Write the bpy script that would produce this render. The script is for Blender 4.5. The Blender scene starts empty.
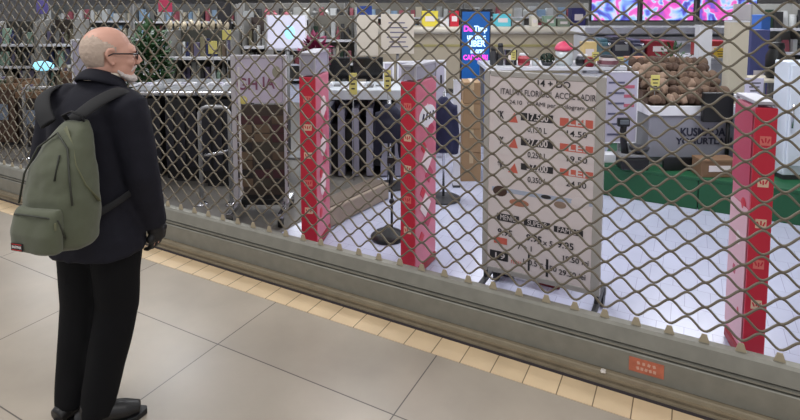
import bpy, bmesh, math, random
from mathutils import Vector, Matrix, noise
R = math.radians
random.seed(7)
SC = bpy.context.scene
COL = SC.collection

# ------------------------------------------------------------------ camera
F_PX, PX0, PY0 = 548.0, 400.0, 48.0
CAM = Vector((0.0, -3.0, 1.82))
PITCH, YAW = R(4.8), R(28.0)
cd = bpy.data.cameras.new('camera'); cam = bpy.data.objects.new('camera', cd); COL.objects.link(cam)
cam.location = CAM; cam.rotation_euler = (R(90) - PITCH, 0, YAW)
cd.sensor_width = 36.0; cd.lens = 36.0 * F_PX / 800.0
cd.shift_y = -(210.0 - PY0) / 800.0
cd.clip_start = 0.05; cd.clip_end = 200
SC.camera = cam
# ------------------------------------------------------------------ world, light, exposure
w = bpy.data.worlds.new('mall_air'); SC.world = w; w.use_nodes = True
bg = w.node_tree.nodes['Background']; bg.inputs[0].default_value = (0.93, 0.94, 1.0, 1); bg.inputs[1].default_value = 0.66
SC.view_settings.view_transform = 'Standard'; SC.view_settings.look = 'None'
SC.view_settings.gamma = 1.0; SC.view_settings.use_curve_mapping = False
SC.view_settings.exposure = 0.12
def area(name, loc, sx, sy, power, color, rot=(0, 0, 0)):
    l = bpy.data.lights.new(name, 'AREA'); l.shape = 'RECTANGLE'; l.size = sx; l.size_y = sy
    l.energy = power; l.color = color
    o = bpy.data.objects.new(name, l); COL.objects.link(o); o.location = loc; o.rotation_euler = rot
    return o
STORE_LAMPS = [(-9.5, 2.2), (-6.0, 1.7), (-2.6, 1.6), (0.6, 1.7), (-12.0, 6.5), (-7.5, 6.5), (-3.5, 6.0), (0.3, 5.5), (-9.0, 11.5), (-4.0, 11.0), (1.0, 10.5)]
for x, y in STORE_LAMPS:
    area('store_lamp_light', (x, y, 3.10), 1.5, 0.6, 50, (0.93, 0.96, 1.0))
area('mall_lamp_light', (-3.6, -2.6, 3.9), 2.6, 0.8, 56, (1.0, 0.97, 0.92))
area('mall_lamp_light', (0.9, -2.4, 3.9), 2.2, 0.8, 34, (1.0, 0.97, 0.92))

# ------------------------------------------------------------------ helpers
FW0 = Vector((-math.sin(YAW), math.cos(YAW), 0)); RT = Vector((math.cos(YAW), math.sin(YAW), 0)); UPV = Vector((0, 0, 1))
FW = FW0 * math.cos(PITCH) - UPV * math.sin(PITCH); UP = UPV * math.cos(PITCH) + FW0 * math.sin(PITCH)
def pt(px, py, D):                       # a point of the place, D metres ahead
    return CAM + FW * D + RT * ((px - PX0) * D / F_PX) - UP * ((py - PY0) * D / F_PX)
def ony(px, py, Y):                      # a point of the place on the plane y = Y
    r = FW * F_PX + RT * (px - PX0) - UP * (py - PY0)
    return CAM + r * ((Y - CAM.y) / r.y)

MATS = {}
def lin(c):
    return tuple(((v / 255) / 12.92 if v / 255 <= 0.04045 else ((v / 255 + 0.055) / 1.055) ** 2.4) for v in c)
def M(name, rgb=(128, 128, 128), rough=0.5, metal=0.0, var=0.0, scale=8.0, emit=0.0, bump=0.0, spec=0.5, trans=0.0, sheen=0.0):
    if name in MATS: return MATS[name]
    m = bpy.data.materials.new(name); m.use_nodes = True
    nt = m.node_tree; b = nt.nodes['Principled BSDF']; c = (*lin(rgb), 1)
    b.inputs['Base Color'].default_value = c; b.inputs['Roughness'].default_value = rough; b.inputs['Metallic'].default_value = metal
    b.inputs['Specular IOR Level'].default_value = spec
    if trans: b.inputs['Transmission Weight'].default_value = trans
    if sheen: b.inputs['Sheen Weight'].default_value = sheen
    if emit:
        b.inputs['Emission Color'].default_value = c; b.inputs['Emission Strength'].default_value = emit
    tc = nt.nodes.new('ShaderNodeTexCoord'); n = nt.nodes.new('ShaderNodeTexNoise')
    n.inputs['Scale'].default_value = scale; n.inputs['Detail'].default_value = 5
    nt.links.new(tc.outputs['Object'], n.inputs['Vector'])
    if var:
        mx = nt.nodes.new('ShaderNodeMixRGB'); mx.inputs[1].default_value = tuple(v * (1 - var) for v in c[:3]) + (1,)
        mx.inputs[2].default_value = tuple(min(1, v * (1 + var)) for v in c[:3]) + (1,)
        nt.links.new(n.outputs['Fac'], mx.inputs[0]); nt.links.new(mx.outputs[0], b.inputs['Base Color'])
    if bump:
        bp = nt.nodes.new('ShaderNodeBump'); bp.inputs['Strength'].default_value = bump; bp.inputs['Distance'].default_value = 0.01
        nt.links.new(n.outputs['Fac'], bp.inputs['Height']); nt.links.new(bp.outputs[0], b.inputs['Normal'])
    MATS[name] = m
    return m
def tiles_mat(name, rgb, mortar, bw, rh, ox, oy, msize, rough, var, vscale):
    m = bpy.data.materials.new(name); m.use_nodes = True; nt = m.node_tree; b = nt.nodes['Principled BSDF']
    tc = nt.nodes.new('ShaderNodeTexCoord'); mp = nt.nodes.new('ShaderNodeMapping')
    mp.inputs['Location'].default_value = (-ox, -oy, 0)
    br = nt.nodes.new('ShaderNodeTexBrick'); br.offset = 0; br.squash = 1
    br.inputs['Scale'].default_value = 1; br.inputs['Brick Width'].default_value = bw; br.inputs['Row Height'].default_value = rh
    br.inputs['Mortar Size'].default_value = msize; br.inputs['Mortar Smooth'].default_value = 0.3; br.inputs['Bias'].default_value = 0
    c = lin(rgb); br.inputs['Color1'].default_value = (*[v * 0.965 for v in c], 1); br.inputs['Color2'].default_value = (*[v * 1.035 for v in c], 1)
    br.inputs['Mortar'].default_value = (*lin(mortar), 1)
    nt.links.new(tc.outputs['Object'], mp.inputs['Vector']); nt.links.new(mp.outputs[0], br.inputs['Vector'])
    n = nt.nodes.new('ShaderNodeTexNoise'); n.inputs['Scale'].default_value = vscale; n.inputs['Detail'].default_value = 6
    nt.links.new(tc.outputs['Object'], n.inputs['Vector'])
    rp = nt.nodes.new('ShaderNodeMapRange'); rp.inputs[1].default_value = 0.3; rp.inputs[2].default_value = 0.7
    rp.inputs[3].default_value = 1 - var; rp.inputs[4].default_value = 1 + var
    nt.links.new(n.outputs['Fac'], rp.inputs[0])
    mx = nt.nodes.new('ShaderNodeMixRGB'); mx.blend_type = 'MULTIPLY'; mx.inputs[0].default_value = 1
    nt.links.new(br.outputs['Color'], mx.inputs[1]); nt.links.new(rp.outputs[0], mx.inputs[2]); nt.links.new(mx.outputs[0], b.inputs['Base Color'])
    rr = nt.nodes.new('ShaderNodeMapRange'); rr.inputs[3].default_value = rough * 0.85; rr.inputs[4].default_value = rough * 1.2
    nt.links.new(n.outputs['Fac'], rr.inputs[0]); nt.links.new(rr.outputs[0], b.inputs['Roughness'])
    return m

def link(name, bm, mat, parent=None, smooth=False, bevel=0.0, seg=2):
    bmesh.ops.recalc_face_normals(bm, faces=bm.faces[:])
    me = bpy.data.meshes.new(name); bm.to_mesh(me); bm.free()
    if mat: me.materials.append(mat)
    if smooth:
        for p in me.polygons: p.use_smooth = True
    o = bpy.data.objects.new(name, me); COL.objects.link(o)
    if parent: o.parent = parent
    if bevel:
        md = o.modifiers.new('bevel', 'BEVEL'); md.width = bevel; md.segments = seg; md.limit_method = 'ANGLE'
    return o
def B(): return bmesh.new()
def box(bm, c, s, rz=0.0, rx=0.0, ry=0.0):
    mt = Matrix.Translation(c) @ Matrix.Rotation(rz, 4, 'Z') @ Matrix.Rotation(ry, 4, 'Y') @ Matrix.Rotation(rx, 4, 'X') @ Matrix.Diagonal((*s, 1))
    bmesh.ops.create_cube(bm, size=1, matrix=mt); return bm
def tube(bm, pts, rad, seg=10, cap=True, flat=None):
    pts = [Vector(p) for p in pts]; n = len(pts)
    rad = rad if isinstance(rad, (list, tuple)) else [rad] * n
    rings = []; prev = None
    for i, p in enumerate(pts):
        t = (pts[min(i + 1, n - 1)] - pts[max(i - 1, 0)]).normalized()
        if prev is None:
            a = Vector((0, 0, 1)) if abs(t.z) < 0.9 else Vector((1, 0, 0)); u = t.cross(a).normalized()
        else:
            u = (prev - t * prev.dot(t)).normalized()
        v = t.cross(u); prev = u; ring = []
        for k in range(seg):
            a = 2 * math.pi * k / seg; r = rad[i]
            if isinstance(r, tuple): ring.append(bm.verts.new(p + u * (math.cos(a) * r[0]) + v * (math.sin(a) * r[1])))
            else: ring.append(bm.verts.new(p + u * (math.cos(a) * r) + v * (math.sin(a) * r)))
        rings.append(ring)
    for a, b in zip(rings, rings[1:]):
        for k in range(seg): bm.faces.new((a[k], a[(k + 1) % seg], b[(k + 1) % seg], b[k]))
    if cap: bm.faces.new(rings[0][::-1]); bm.faces.new(rings[-1])
    return bm
def loft(bm, rings, seg=28, e=2.4, cap=True):      # rings: (z, cx, cy, rx, ry), rounded-rectangle sections
    rs = []
    for z, cx, cy, rx, ry in rings:
        r = []
        for k in range(seg):
            a = 2 * math.pi * k / seg; c, s = math.cos(a), math.sin(a)
            r.append(bm.verts.new((cx + rx * math.copysign(abs(c) ** (2 / e), c), cy + ry * math.copysign(abs(s) ** (2 / e), s), z)))
        rs.append(r)
    for a, b in zip(rs, rs[1:]):
        for k in range(seg): bm.faces.new((a[k], a[(k + 1) % seg], b[(k + 1) % seg], b[k]))
    if cap: bm.faces.new(rs[0][::-1]); bm.faces.new(rs[-1])
    return bm
def lathe(bm, prof, c=(0, 0, 0), seg=20):
    return loft(bm, [(c[2] + z, c[0], c[1], max(r, 1e-4), max(r, 1e-4)) for r, z in prof], seg, 2.0)
def ball(bm, c, r, rot=None, u=16, v=10):
    r = r if isinstance(r, (tuple, list)) else (r, r, r)
    mt = Matrix.Translation(c) @ (rot.to_4x4() if rot else Matrix.Identity(4)) @ Matrix.Diagonal((*r, 1))
    bmesh.ops.create_uvsphere(bm, u_segments=u, v_segments=v, radius=1, matrix=mt); return bm
def fuse(name, bm, mat, parent, voxel, smooth_it=6, disp=None):    # one continuous surface
    me = bpy.data.meshes.new(name + '_src'); bmesh.ops.recalc_face_normals(bm, faces=bm.faces[:]); bm.to_mesh(me); bm.free()
    t = bpy.data.objects.new(name + '_src', me); COL.objects.link(t)
    r = t.modifiers.new('r', 'REMESH'); r.mode = 'VOXEL'; r.voxel_size = voxel
    s = t.modifiers.new('s', 'SMOOTH'); s.iterations = smooth_it; s.factor = 0.5
    dg = bpy.context.evaluated_depsgraph_get(); dg.update()
    m2 = bpy.data.meshes.new_from_object(t.evaluated_get(dg)); m2.name = name
    bpy.data.objects.remove(t); bpy.data.meshes.remove(me)
    if disp:
        for v in m2.vertices: v.co += v.normal * disp(v.co)
    m2.materials.clear(); m2.materials.append(mat)
    for p in m2.polygons: p.use_smooth = True
    o = bpy.data.objects.new(name, m2); COL.objects.link(o); o.parent = parent
    return o
def tag(o, label, cat, group=None, kind=None):
    o['label'] = label; o['category'] = cat
    if group: o['group'] = group
    if kind: o['kind'] = kind
    return o
def thing(name, label, cat, loc=(0, 0, 0), rz=0.0, group=None):
    o = bpy.data.objects.new(name, None); o.empty_display_size = 0.1; COL.objects.link(o)
    o.location = loc; o.rotation_euler = (0, 0, rz)
    return tag(o, label, cat, group)
def struct(name, bm, mat, label=None, parent=None, **k):
    o = link(name, bm, mat, parent, **k); o['kind'] = 'structure'
    if label: o['label'] = label
    return o
def dup(o, parent=None, loc=None, rz=None, label=None):
    c = o.copy(); COL.objects.link(c)
    if parent: c.parent = parent
    for ch in list(o.children): dup(ch, c)
    if loc is not None: c.location = loc
    if rz is not None: c.rotation_euler = (0, 0, rz)
    if label: c['label'] = label
    return c
def text(name, s, size, mat, parent, loc, rz=0.0, ex=0.0006, width=None, rx=R(90), bold=0.0):     # lettering stands upright, facing -y when rz = 0
    cu = bpy.data.curves.new(name, 'FONT'); cu.body = s; cu.size = size; cu.extrude = ex; cu.align_x = 'CENTER'; cu.align_y = 'CENTER'; cu.offset = bold; cu.resolution_u = 3
    t = bpy.data.objects.new(name, cu); COL.objects.link(t)
    dg = bpy.context.evaluated_depsgraph_get(); dg.update()
    me = bpy.data.meshes.new_from_object(t.evaluated_get(dg)); me.name = name
    bpy.data.objects.remove(t)
    if width:
        xs = [v.co.x for v in me.vertices]; k = width / max(1e-6, max(xs) - min(xs))
        for v in me.vertices: v.co.x *= k
    me.materials.clear(); me.materials.append(mat)
    o = bpy.data.objects.new(name, me); COL.objects.link(o); o.parent = parent
    o.location = loc; o.rotation_euler = (rx, 0, rz)
    return o

STEEL = M('galvanised_steel', (134, 132, 122), 0.5, 0.25, 0.22, 14)
WIRE = M('shutter_wire', (114, 106, 91), 0.48, 0.35, 0.15, 10)
BLACK = M('black_plastic', (16, 16, 18), 0.45); DGREY = M('dark_grey', (52, 52, 55), 0.5); MGREY = M('mid_grey', (120, 120, 122), 0.5)
WHITE = M('white_laminate', (222, 222, 228), 0.4); CREAM = M('cream_laminate', (214, 204, 184), 0.5); CHROME = M('chrome', (200, 200, 204), 0.22, 1.0)
LAV = M('pale_lavender_print', (176, 172, 190), 0.5, 0, 0.05); RED = M('red_print', (202, 38, 62), 0.45); PINK = M('pink_print', (206, 112, 134), 0.4, 0, 0.2, 7)
INK = M('black_ink', (44, 42, 46), 0.6); YEL = M('yellow_card', (206, 194, 112), 0.5); NAVY = M('navy_cloth', (26, 28, 62), 0.8)
BROWN = M('brown_card', (120, 92, 68), 0.8, 0, 0.1); GREEN = M('green_board', (22, 84, 52), 0.6); LEAF = M('leaf_green', (44, 78, 40), 0.6, 0, 0.3, 20)

# ------------------------------------------------------------------ the setting
SHY = -0.25                               # plane of the shutter's wires
fl = tiles_mat('mall_floor_tile', (170, 159, 144), (88, 82, 76), 1.07, 0.79, -1.095 + 5 * -1.07, -1.0 - 8 * 0.79, 0.0035, 0.30, 0.12, 2.2)
struct('floor', box(B(), (-3.5, -4.27, -0.05), (19, 7.5, 0.1)), fl, 'beige grey stone mall floor in front of the shutter')
sf = tiles_mat('store_floor_tile', (182, 185, 206), (150, 150, 172), 0.14, 0.24, 0.1 - 14, 0.1 - 24, 0.0018, 0.22, 0.03, 3)
for nd in sf.node_tree.nodes:
    if nd.type == 'TEX_BRICK': nd.offset = 0.5
struct('floor', box(B(), (-7.0, 9.24, -0.05), (26, 19.5, 0.1)), sf, 'white tiled shop floor behind the shutter')
struct('floor', box(B(), (-7.85, 2.3, 0.0015), (10.1, 5.0, 0.003)), M('grey_shop_floor', (104, 100, 95), 0.5, 0, .08, 4), 'dark grey shop floor covering left of the pedestals')
ts = tiles_mat('yellow_tile', (220, 194, 156), (120, 100, 76), 0.16, 1.0, -0.328 - 60 * 0.16, -0.6, 0.003, 0.4, 0.06, 6)
struct('trim_1', box(B(), (-3.5, -0.4625, 0.0015), (19, 0.145, 0.003)), ts, 'band of small yellow tiles along the foot of the shutter')
wl = M('shop_wall', (190, 186, 180), 0.7, 0, 0.04, 2)
struct('wall_back', box(B(), (-7.0, 19.05, 1.65), (26, 0.1, 3.3)), wl)
struct('wall_right', box(B(), (3.05, 9.4, 1.65), (0.1, 19.2, 3.3)), wl)
struct('wall_left', box(B(), (-20.05, 9.4, 1.65), (0.1, 19.2, 3.3)), wl)
struct('ceiling', box(B(), (-7.0, 9.4, 3.35), (26.2, 19.4, 0.1)), M('shop_ceiling', (205, 205, 205), 0.8))
struct('wall_front', box(B(), (-7.0, -0.22, 3.2), (26.2, 0.2, 1.0)), M('fascia', (150, 146, 140), 0.6), 'fascia above the shutter')
for x, y in STORE_LAMPS:
    lp = thing('ceiling_light', 'flat white light panel in the shop ceiling', 'ceiling light', (x, y, 3.30), 0, 'shop ceiling lights')
    link('frame', box(B(), (0, 0, -0.03), (1.6, 0.7, 0.06)), WHITE, lp, bevel=0.01)
    link('diffuser', box(B(), (0, 0, -0.066), (1.5, 0.6, 0.012)), M('lamp_diffuser', (255, 255, 255), 0.5, emit=4.0), lp)
struct('trim_3', box(B(), (-3.5, -0.378, 0.0012), (19, 0.024, 0.0024)), M('dark_joint_strip', (58, 52, 56), 0.5), 'dark joint strip between the yellow tiles and the threshold rail')
# threshold rail fixed to the floor
pr = B()
def extrude_x(bm, prof, x0, x1):
    a = [bm.verts.new((x0, y, z)) for y, z in prof]; b = [bm.verts.new((x1, y, z)) for y, z in prof]
    for k in range(len(prof)): j = (k + 1) % len(prof); bm.faces.new((a[k], a[j], b[j], b[k]))
    bm.faces.new(a); bm.faces.new(b[::-1]); return bm
extrude_x(pr, [(-0.366, 0), (-0.366, 0.012), (-0.352, 0.016), (-0.350, 0.030), (-0.365, 0.034), (-0.365, 0.046), (-0.345, 0.049), (-0.338, 0.043), (-0.330, 0.049), (-0.318, 0.049), (-0.20, 0.049), (-0.20, 0)], -13, 2.9)
struct('trim_2', pr, M('threshold_bronze', (138, 126, 104), 0.6, 0.15, 0.3, 14), 'worn bronze threshold rail at the foot of the shutter')

# ------------------------------------------------------------------ the roller shutter
PITCHX, ROW, Z0, R_W = 0.1425, 0.0577, 0.325, 0.0056
sh = thing('roller_shutter', 'lowered metal wire-grille roller shutter closing the shop front', 'shutter', (0, SHY, 0))
extr = extrude_x(B(), [(-0.062, 0.052), (-0.062, 0.164), (-0.058, 0.168), (-0.040, 0.169), (-0.040, 0.177), (-0.058, 0.178), (-0.058, 0.187), (-0.038, 0.188), (-0.038, 0.196), (-0.052, 0.198), (-0.036, 0.266), (-0.022, 0.277), (0.018, 0.277), (0.03, 0.262), (0.03, 0.052)], -12.5, 2.85)
link('bottom_bar', extr, STEEL, sh)
def wave(x, s):
    return s * math.asin(0.5 * math.cos(2 * math.pi * (x - 0.25) / PITCHX)) / math.asin(0.5)
N_ROWS = 40
amp = (ROW - 2 * R_W * 0.5) / 2
for k in range(N_ROWS):
    zc = Z0 + ROW * (k + 0.5); s = -1 if k % 2 == 0 else 1
    x0, x1 = (-11.5, 2.8)
    n = int((x1 - x0) / PITCHX * 12)
    pts = [(x0 + (x1 - x0) * i / n, 0.004 * (1 if k % 2 else -1), zc + amp * wave(x0 + (x1 - x0) * i / n + 0.0015 * k, s)) for i in range(n + 1)]
    link('wire', tube(B(), pts, R_W, 6), WIRE, sh, smooth=True)
tabm = M('tab_plastic', (164, 152, 128), 0.6, 0, 0.1)
tb = None
for i in range(-66, 18):
    x = 0.25 + i * PITCHX
    if tb is None:
        b = extrude_x(B(), [(-0.004, 0), (-0.004, 0.040), (0.004, 0.040), (0.004, 0)], -0.023, 0.023)
        for v in b.verts:
            if v.co.z > 0.02: v.co.x *= 0.45
        tb = link('tab', b, tabm, sh, bevel=0.002); tb.location = (x, -0.005, 0.276)
    else:
        c = tb.copy(); COL.objects.link(c); c.location.x = x
# red notice stuck on the bar
a_, b_ = ony(629, 363, SHY - 0.062), ony(664, 371, SHY - 0.062)
sk = link('sticker', box(B(), ((a_.x + b_.x) / 2, -0.063, 0.115), (b_.x - a_.x, 0.003, 0.068)), M('orange_red_sticker', (184, 104, 78), 0.7, 0, 0.35, 30), sh)
sk['label'] = 'worn orange-red sticker on the bottom bar'
bl = B()
for r_, n_ in ((0.128, 4), (0.102, 5)):
    for q in range(n_): box(bl, ((a_.x + b_.x) / 2 - 0.045 + 0.09 * (q + .5) / n_, -0.0648, r_), (0.012, 0.001, 0.014), ry=0.3 * ((q % 3) - 1))
link('print', bl, M('pale_print', (206, 160, 140), 0.6), sk)
# crumpled paper on the threshold
pc = ony(603, 381, -0.345)
b = B(); bmesh.ops.create_icosphere(b, subdivisions=2, radius=0.016)
for v in b.verts: v.co += Vector((noise.noise(v.co * 90), noise.noise(v.co * 90 + Vector((5, 0, 0))), noise.noise(v.co * 90 + Vector((0, 7, 0))))) * 0.008; v.co.z *= 0.5
o = link('paper_scrap', b, M('scrap_paper', (214, 206, 196), 0.8), None); o.location = (pc.x, -0.345, 0.056)
tag(o, 'small crumpled white paper scrap on the threshold rail under the sticker', 'litter')

# ------------------------------------------------------------------ anti-theft pedestals
def pedestal(A, w_, L, th, h, htop, label, style):
    t = thing('security_pedestal', label, 'security gate', (A[0], A[1], 0), th, 'red security pedestals behind the shutter')
    link('base', box(B(), (w_ / 2, L / 2, 0.03), (w_ + 0.004, L + 0.004, 0.06)), M('pedestal_base', (150, 36, 48), 0.5), t, bevel=0.012)
    body = link('side_panel', box(B(), (w_ / 2, L / 2 + 0.006, 0.06 + (h - 0.06) / 2), (w_ - 0.006, L - 0.012, h - 0.06)), PINK, t, bevel=0.012)
    body['label'] = 'pink printed side of the pedestal'
    fr = link('front_panel', box(B(), (w_ / 2, 0.0, 0.06 + (h - 0.06) / 2), (w_, 0.014, h - 0.06)), RED, t, bevel=0.004)
    fr['label'] = 'bright red front strip'
    z = h - 0.16
    i = 0
    ivory = M('ivory_print', (226, 196, 168), 0.5)
    while z > 0.2:
        bb = B(); box(bb, (w_ / 2, -0.0078, z), (w_ * 0.5, 0.0016, 0.045)); link('icon', bb, ivory if i % 3 else M('icon_pink', (224, 120, 112), 0.5), fr)
        mk = B()
        for q in range(3): box(mk, (w_ / 2 + (q - 1) * w_ * 0.14, -0.009, z + 0.004 * ((q + i) % 2)), (w_ * 0.07, 0.001, 0.022), ry=0.4 * (q - 1))
        link('icon_mark', mk, RED, fr); z -= 0.205; i += 1
    # printed shapes on the long side that faces the camera
    side = 1 if style != 'right' else -1
    xs = w_ - 0.001 if side > 0 else 0.001
    for q in range(9 if style != 'right' else 5):
        zz = 0.25 + q * (h - 0.4) / (9 if style != 'right' else 5); yy = L * (0.3 + 0.42 * ((q * 37) % 10) / 10)
        bb = B(); s_ = 0.035 + 0.02 * (q % 3)
        if style == 'middle': box(bb, (xs, yy, zz), (0.004, s_ * 1.6, s_ * 1.6), rx=R(45))
        else: ball(bb, (xs, yy, zz), (0.004, s_, s_ * 1.1), None, 14, 8)
        link('print', bb, [RED, M('deep_pink_print', (186, 60, 92), 0.5), M('white_print', (232, 214, 216), 0.5)][q % 3], body)
    if style == 'right':
        bb = B(); box(bb, (-0.001, L / 2 + .006, h - .22), (.003, L - .03, .40)); u_ = link('upper_print', bb, M('deep_pink_print', (186, 60, 92), 0.5), body)
        bb = B(); box(bb, (-0.001, L / 2 + .006, .45), (.003, L - .03, .7)); u_ = link('lower_print', bb, M('pale_pink_print', (222, 178, 190), 0.5), body)
    if style == 'middle':
        bb = B(); ball(bb, (xs, L * 0.55, h - 0.25), (0.005, 0.13, 0.075)); link('badge', bb, M('badge_white', (230, 226, 232), 0.5), body)
        bb = B()
        for q in range(4): box(bb, (xs + 0.005, L * 0.55 - 0.075 + q * 0.05, h - 0.25), (0.003, 0.02, 0.05), rx=-0.4)
        link('badge_mark', bb, NAVY, body)
    hd = B()
    for px_ in (0.006, w_ - 0.006):
        for py_ in (0.012, L - 0.012): box(hd, (px_, py_, h + (htop - h) / 2), (0.014, 0.014, htop - h))
    box(hd, (w_ / 2, L / 2, htop - 0.008), (w_, L, 0.016))
    link('header_frame', hd, M('header_grey', (176, 174, 184), .4), t, bevel=0.003)
    link('header_panel', box(B(), (w_ / 2, L / 2, h + (htop - h) / 2), (w_ - 0.012, L - 0.02, htop - h - 0.02)), M('header_acrylic', (160, 158, 172), 0.25, 0, 0.04), t)
    return t
pedestal((0.288, 0.10), 0.095, 0.27, R(14), 1.315, 1.345, 'red and pink security pedestal right of the white price board', 'right')
pedestal((-1.641, 0.10), 0.104, 0.34, 0, 1.31, 1.42, 'red security pedestal with diamond prints and white badge, left of the price board', 'middle')
pedestal((-2.465, 0.10), 0.118, 0.37, R(20), 1.285, 1.46, 'red and pink dotted security pedestal beside the rolling picture stand', 'left')

# ------------------------------------------------------------------ white price board
BY = 0.10
bd = thing('price_board', 'tall white wheeled poster board with red and black price blocks', 'sign', (0, 0, 0))
tl, tr_, bll, brr = ony(485, 68, BY), ony(605, 80, BY), ony(487, 275, BY), ony(601, 300, BY)
bx0, bx1, bz0, bz1 = tl.x, tr_.x, 0.185, (tl.z + tr_.z) / 2
cx, cz = (bx0 + bx1) / 2, (bz0 + bz1) / 2
fb = B()
box(fb, (bx0 + 0.014, BY + 0.012, cz), (0.034, 0.034, bz1 - bz0)); box(fb, (bx1 - 0.018, BY + 0.012, cz), (0.05, 0.034, bz1 - bz0))
box(fb, (cx - 0.004, BY + 0.012, bz1 - 0.016), (bx1 - bx0 - 0.08, 0.033, 0.032)); box(fb, (cx - 0.004, BY + 0.012, bz0 + 0.016), (bx1 - bx0 - 0.08, 0.033, 0.032))
link('frame', fb, M('board_frame', (186, 182, 178), 0.4, 0.2), bd, bevel=0.004)
ps = link('poster', box(B(), (cx, BY + 0.01, cz), (bx1 - bx0 - 0.04, 0.02, bz1 - bz0 - 0.04)), M('poster_paper', (226, 214, 214), 0.6, 0, 0.03), bd)
for xx in (bx0 + 0.012, bx1 - 0.012):
    ft = B(); box(ft, (xx, BY + 0.03, 0.118), (0.03, 0.5, 0.024)); box(ft, (xx, BY + 0.03, 0.16), (0.024, 0.024, 0.09)); link('foot_frame', ft, DGREY, bd, bevel=0.004)
for xx in (bx0 + 0.012, bx1 - 0.012):
    for yy in (BY - 0.20, BY + 0.26):
        wb = B(); tube(wb, [(xx - 0.014, yy, 0.05), (xx + 0.014, yy, 0.05)], 0.05, 18)
        wh = link('wheel', wb, BLACK, bd, smooth=False)
        link('fork', box(B(), (xx, yy, 0.095), (0.044, 0.03, 0.05)), MGREY, wh, bevel=0.004)
PF = BY - 0.0012
def patch(name, x0, y0, x1, y1, mat, lift=0.0):
    p, q = ony(x0, y0, PF), ony(x1, y1, PF)
    return link(name, box(B(), ((p.x + q.x) / 2, PF - (0.0014 if name == 'price_band' else 0), (p.z + q.z) / 2), (abs(q.x - p.x), 0.0016, abs(q.z - p.z))), mat, ps)
def words(s, px, py, size, mat, width=None, bold=0.0):
    p = ony(px, py, PF - 0.0028); return text('lettering', s, size, mat, ps, p, 0, 0.0004, width, bold=bold)
ORED = M('poster_red', (210, 104, 88), 0.6); PALE = M('poster_pale', (224, 214, 214), 0.6); PBLUE = M('poster_blue_grey', (176, 184, 204), 0.6)
words('14 + DO', 553, 84.5, 0.052, INK, bold=0.001)
words('ITALIAN FLORIDUL ACCEL LADIRI', 547, 95, 0.05, INK, 0.54, 0.0)
words('- 24.10   GRAMI per 1 kilogram si 2', 549, 105.5, 0.036, INK, 0.50)
for k, yo in enumerate((0, 25.5, 50.5)):
    patch('panel', 494, 112 + yo, 553, 135.5 + yo, PALE); patch('panel', 558, 117 + yo, 594, 139 + yo, PALE)
    patch('price_band', 521, 112.5 + yo, 553, 123.5 + yo, INK); words(('17.500', '27.400', '37.200')[k], 537, 118 + yo, 0.055, PALE, 0.12, 0.001)
    patch('price_band', 560, 117.5 + yo, 593, 129 + yo, ORED); words('LEI', 577, 123 + yo, 0.055, PALE, 0.09, 0.001)
    words(('0,150 L', '0,250 L', '0,350 L')[k], 537, 130.5 + yo, 0.046, INK, 0.11, 0.0005); words(('14.50', '19.50', '24.50')[k], 576, 134.5 + yo, 0.046, INK, 0.11, 0.0005)
    p = ony(513, 117.5 + yo, PF); b = B(); a = [b.verts.new(p + Vector(q)) for q in ((-0.03, 0, -0.028), (0.03, 0, -0.028), (0.01, 0, 0.03))]; b.faces.new(a)
    r = bmesh.ops.extrude_face_region(b, geom=b.faces[:]); bmesh.ops.translate(b, verts=[v for v in r['geom'] if isinstance(v, bmesh.types.BMVert)], vec=(0, -0.003, 0))
    link('triangle_mark', b, ORED, ps); words('*K', 500.5, 115 + yo, 0.06, INK, 0.04, 0.002)
patch('picture_strip', 492, 186, 593, 207, PBLUE)
for (x, y, rx, rz_, m_) in ((500, 191, .045, .032, M('food_brown', (74, 52, 44), 0.7)), (519, 203, .06, .022, M('food_orange', (178, 120, 96), 0.7)), (546, 197, .03, .012, INK), (560, 205, .035, .02, M('food_tan', (150, 128, 112), 0.7)), (580, 203, .05, .03, PALE)):
    p = ony(x, y, PF - 0.001); link('food_picture', ball(B(), p, (rx, 0.0025, rz_), None, 14, 8), m_, ps)
for (x0, y0, x1, y1, s) in ((497, 213, 519, 224, 'MENIU'), (524, 219, 550, 230, 'SUPERB'), (554, 226, 583, 237, 'FAMILY')):
    patch('price_band', x0, y0 - .5, x1, y1, INK); words(s, (x0 + x1) / 2, (y0 + y1) / 2, 0.045, PALE, (x1 - x0) * 0.0043)
    words('9.95', (x0 + x1) / 2 - 3, y1 + 9, 0.055, INK, 0.09, 0.001)
patch('price_band', 494, 236, 507, 245, ORED); patch('price_band', 490, 249, 508, 262, INK); words('19', 499, 256, 0.05, PALE, 0.06)
words('nou', 516, 262, 0.045, ORED, 0.06)
for (x, y, s) in ((530, 263, 'L 0.5'), (548, 268, 'F 250'), (575, 261, '19.50 lei'), (572, 275, '29.50 lei'), (525, 248, '7 + 1'), (545, 243, '2 x 5')):
    words(s, x, y, 0.044, INK, None, 0.0005)
for (x0, x1, y) in ((528, 529.5, 262), (546, 548, 268), (592, 593, 283)): patch('rule', x0, y - 9, x1, y + 9, INK)
# things lying on the floor below the board
for nm, px_, mat_, lb, sx_ in (('leaflet_box', 507, NAVY, 'navy box on the floor under the left end of the price board', .11), ('leaflet_box', 524, WHITE, 'white box on the floor under the price board', .10), ('leaflet_box', 551, M('maroon', (110, 24, 34), 0.6), 'maroon box on the floor under the right half of the price board', .14)):
    p = ony(px_, 300, 0.50); t = thing(nm, lb, 'box', (p.x, 0.50, 0))
    link('carton', box(B(), (0, 0, 0.075), (sx_, 0.16, 0.15)), mat_, t, bevel=0.006)
    link('lid', box(B(), (0, 0, 0.155), (sx_ + .01, 0.17, 0.02)), mat_, t, bevel=0.004)

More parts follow.
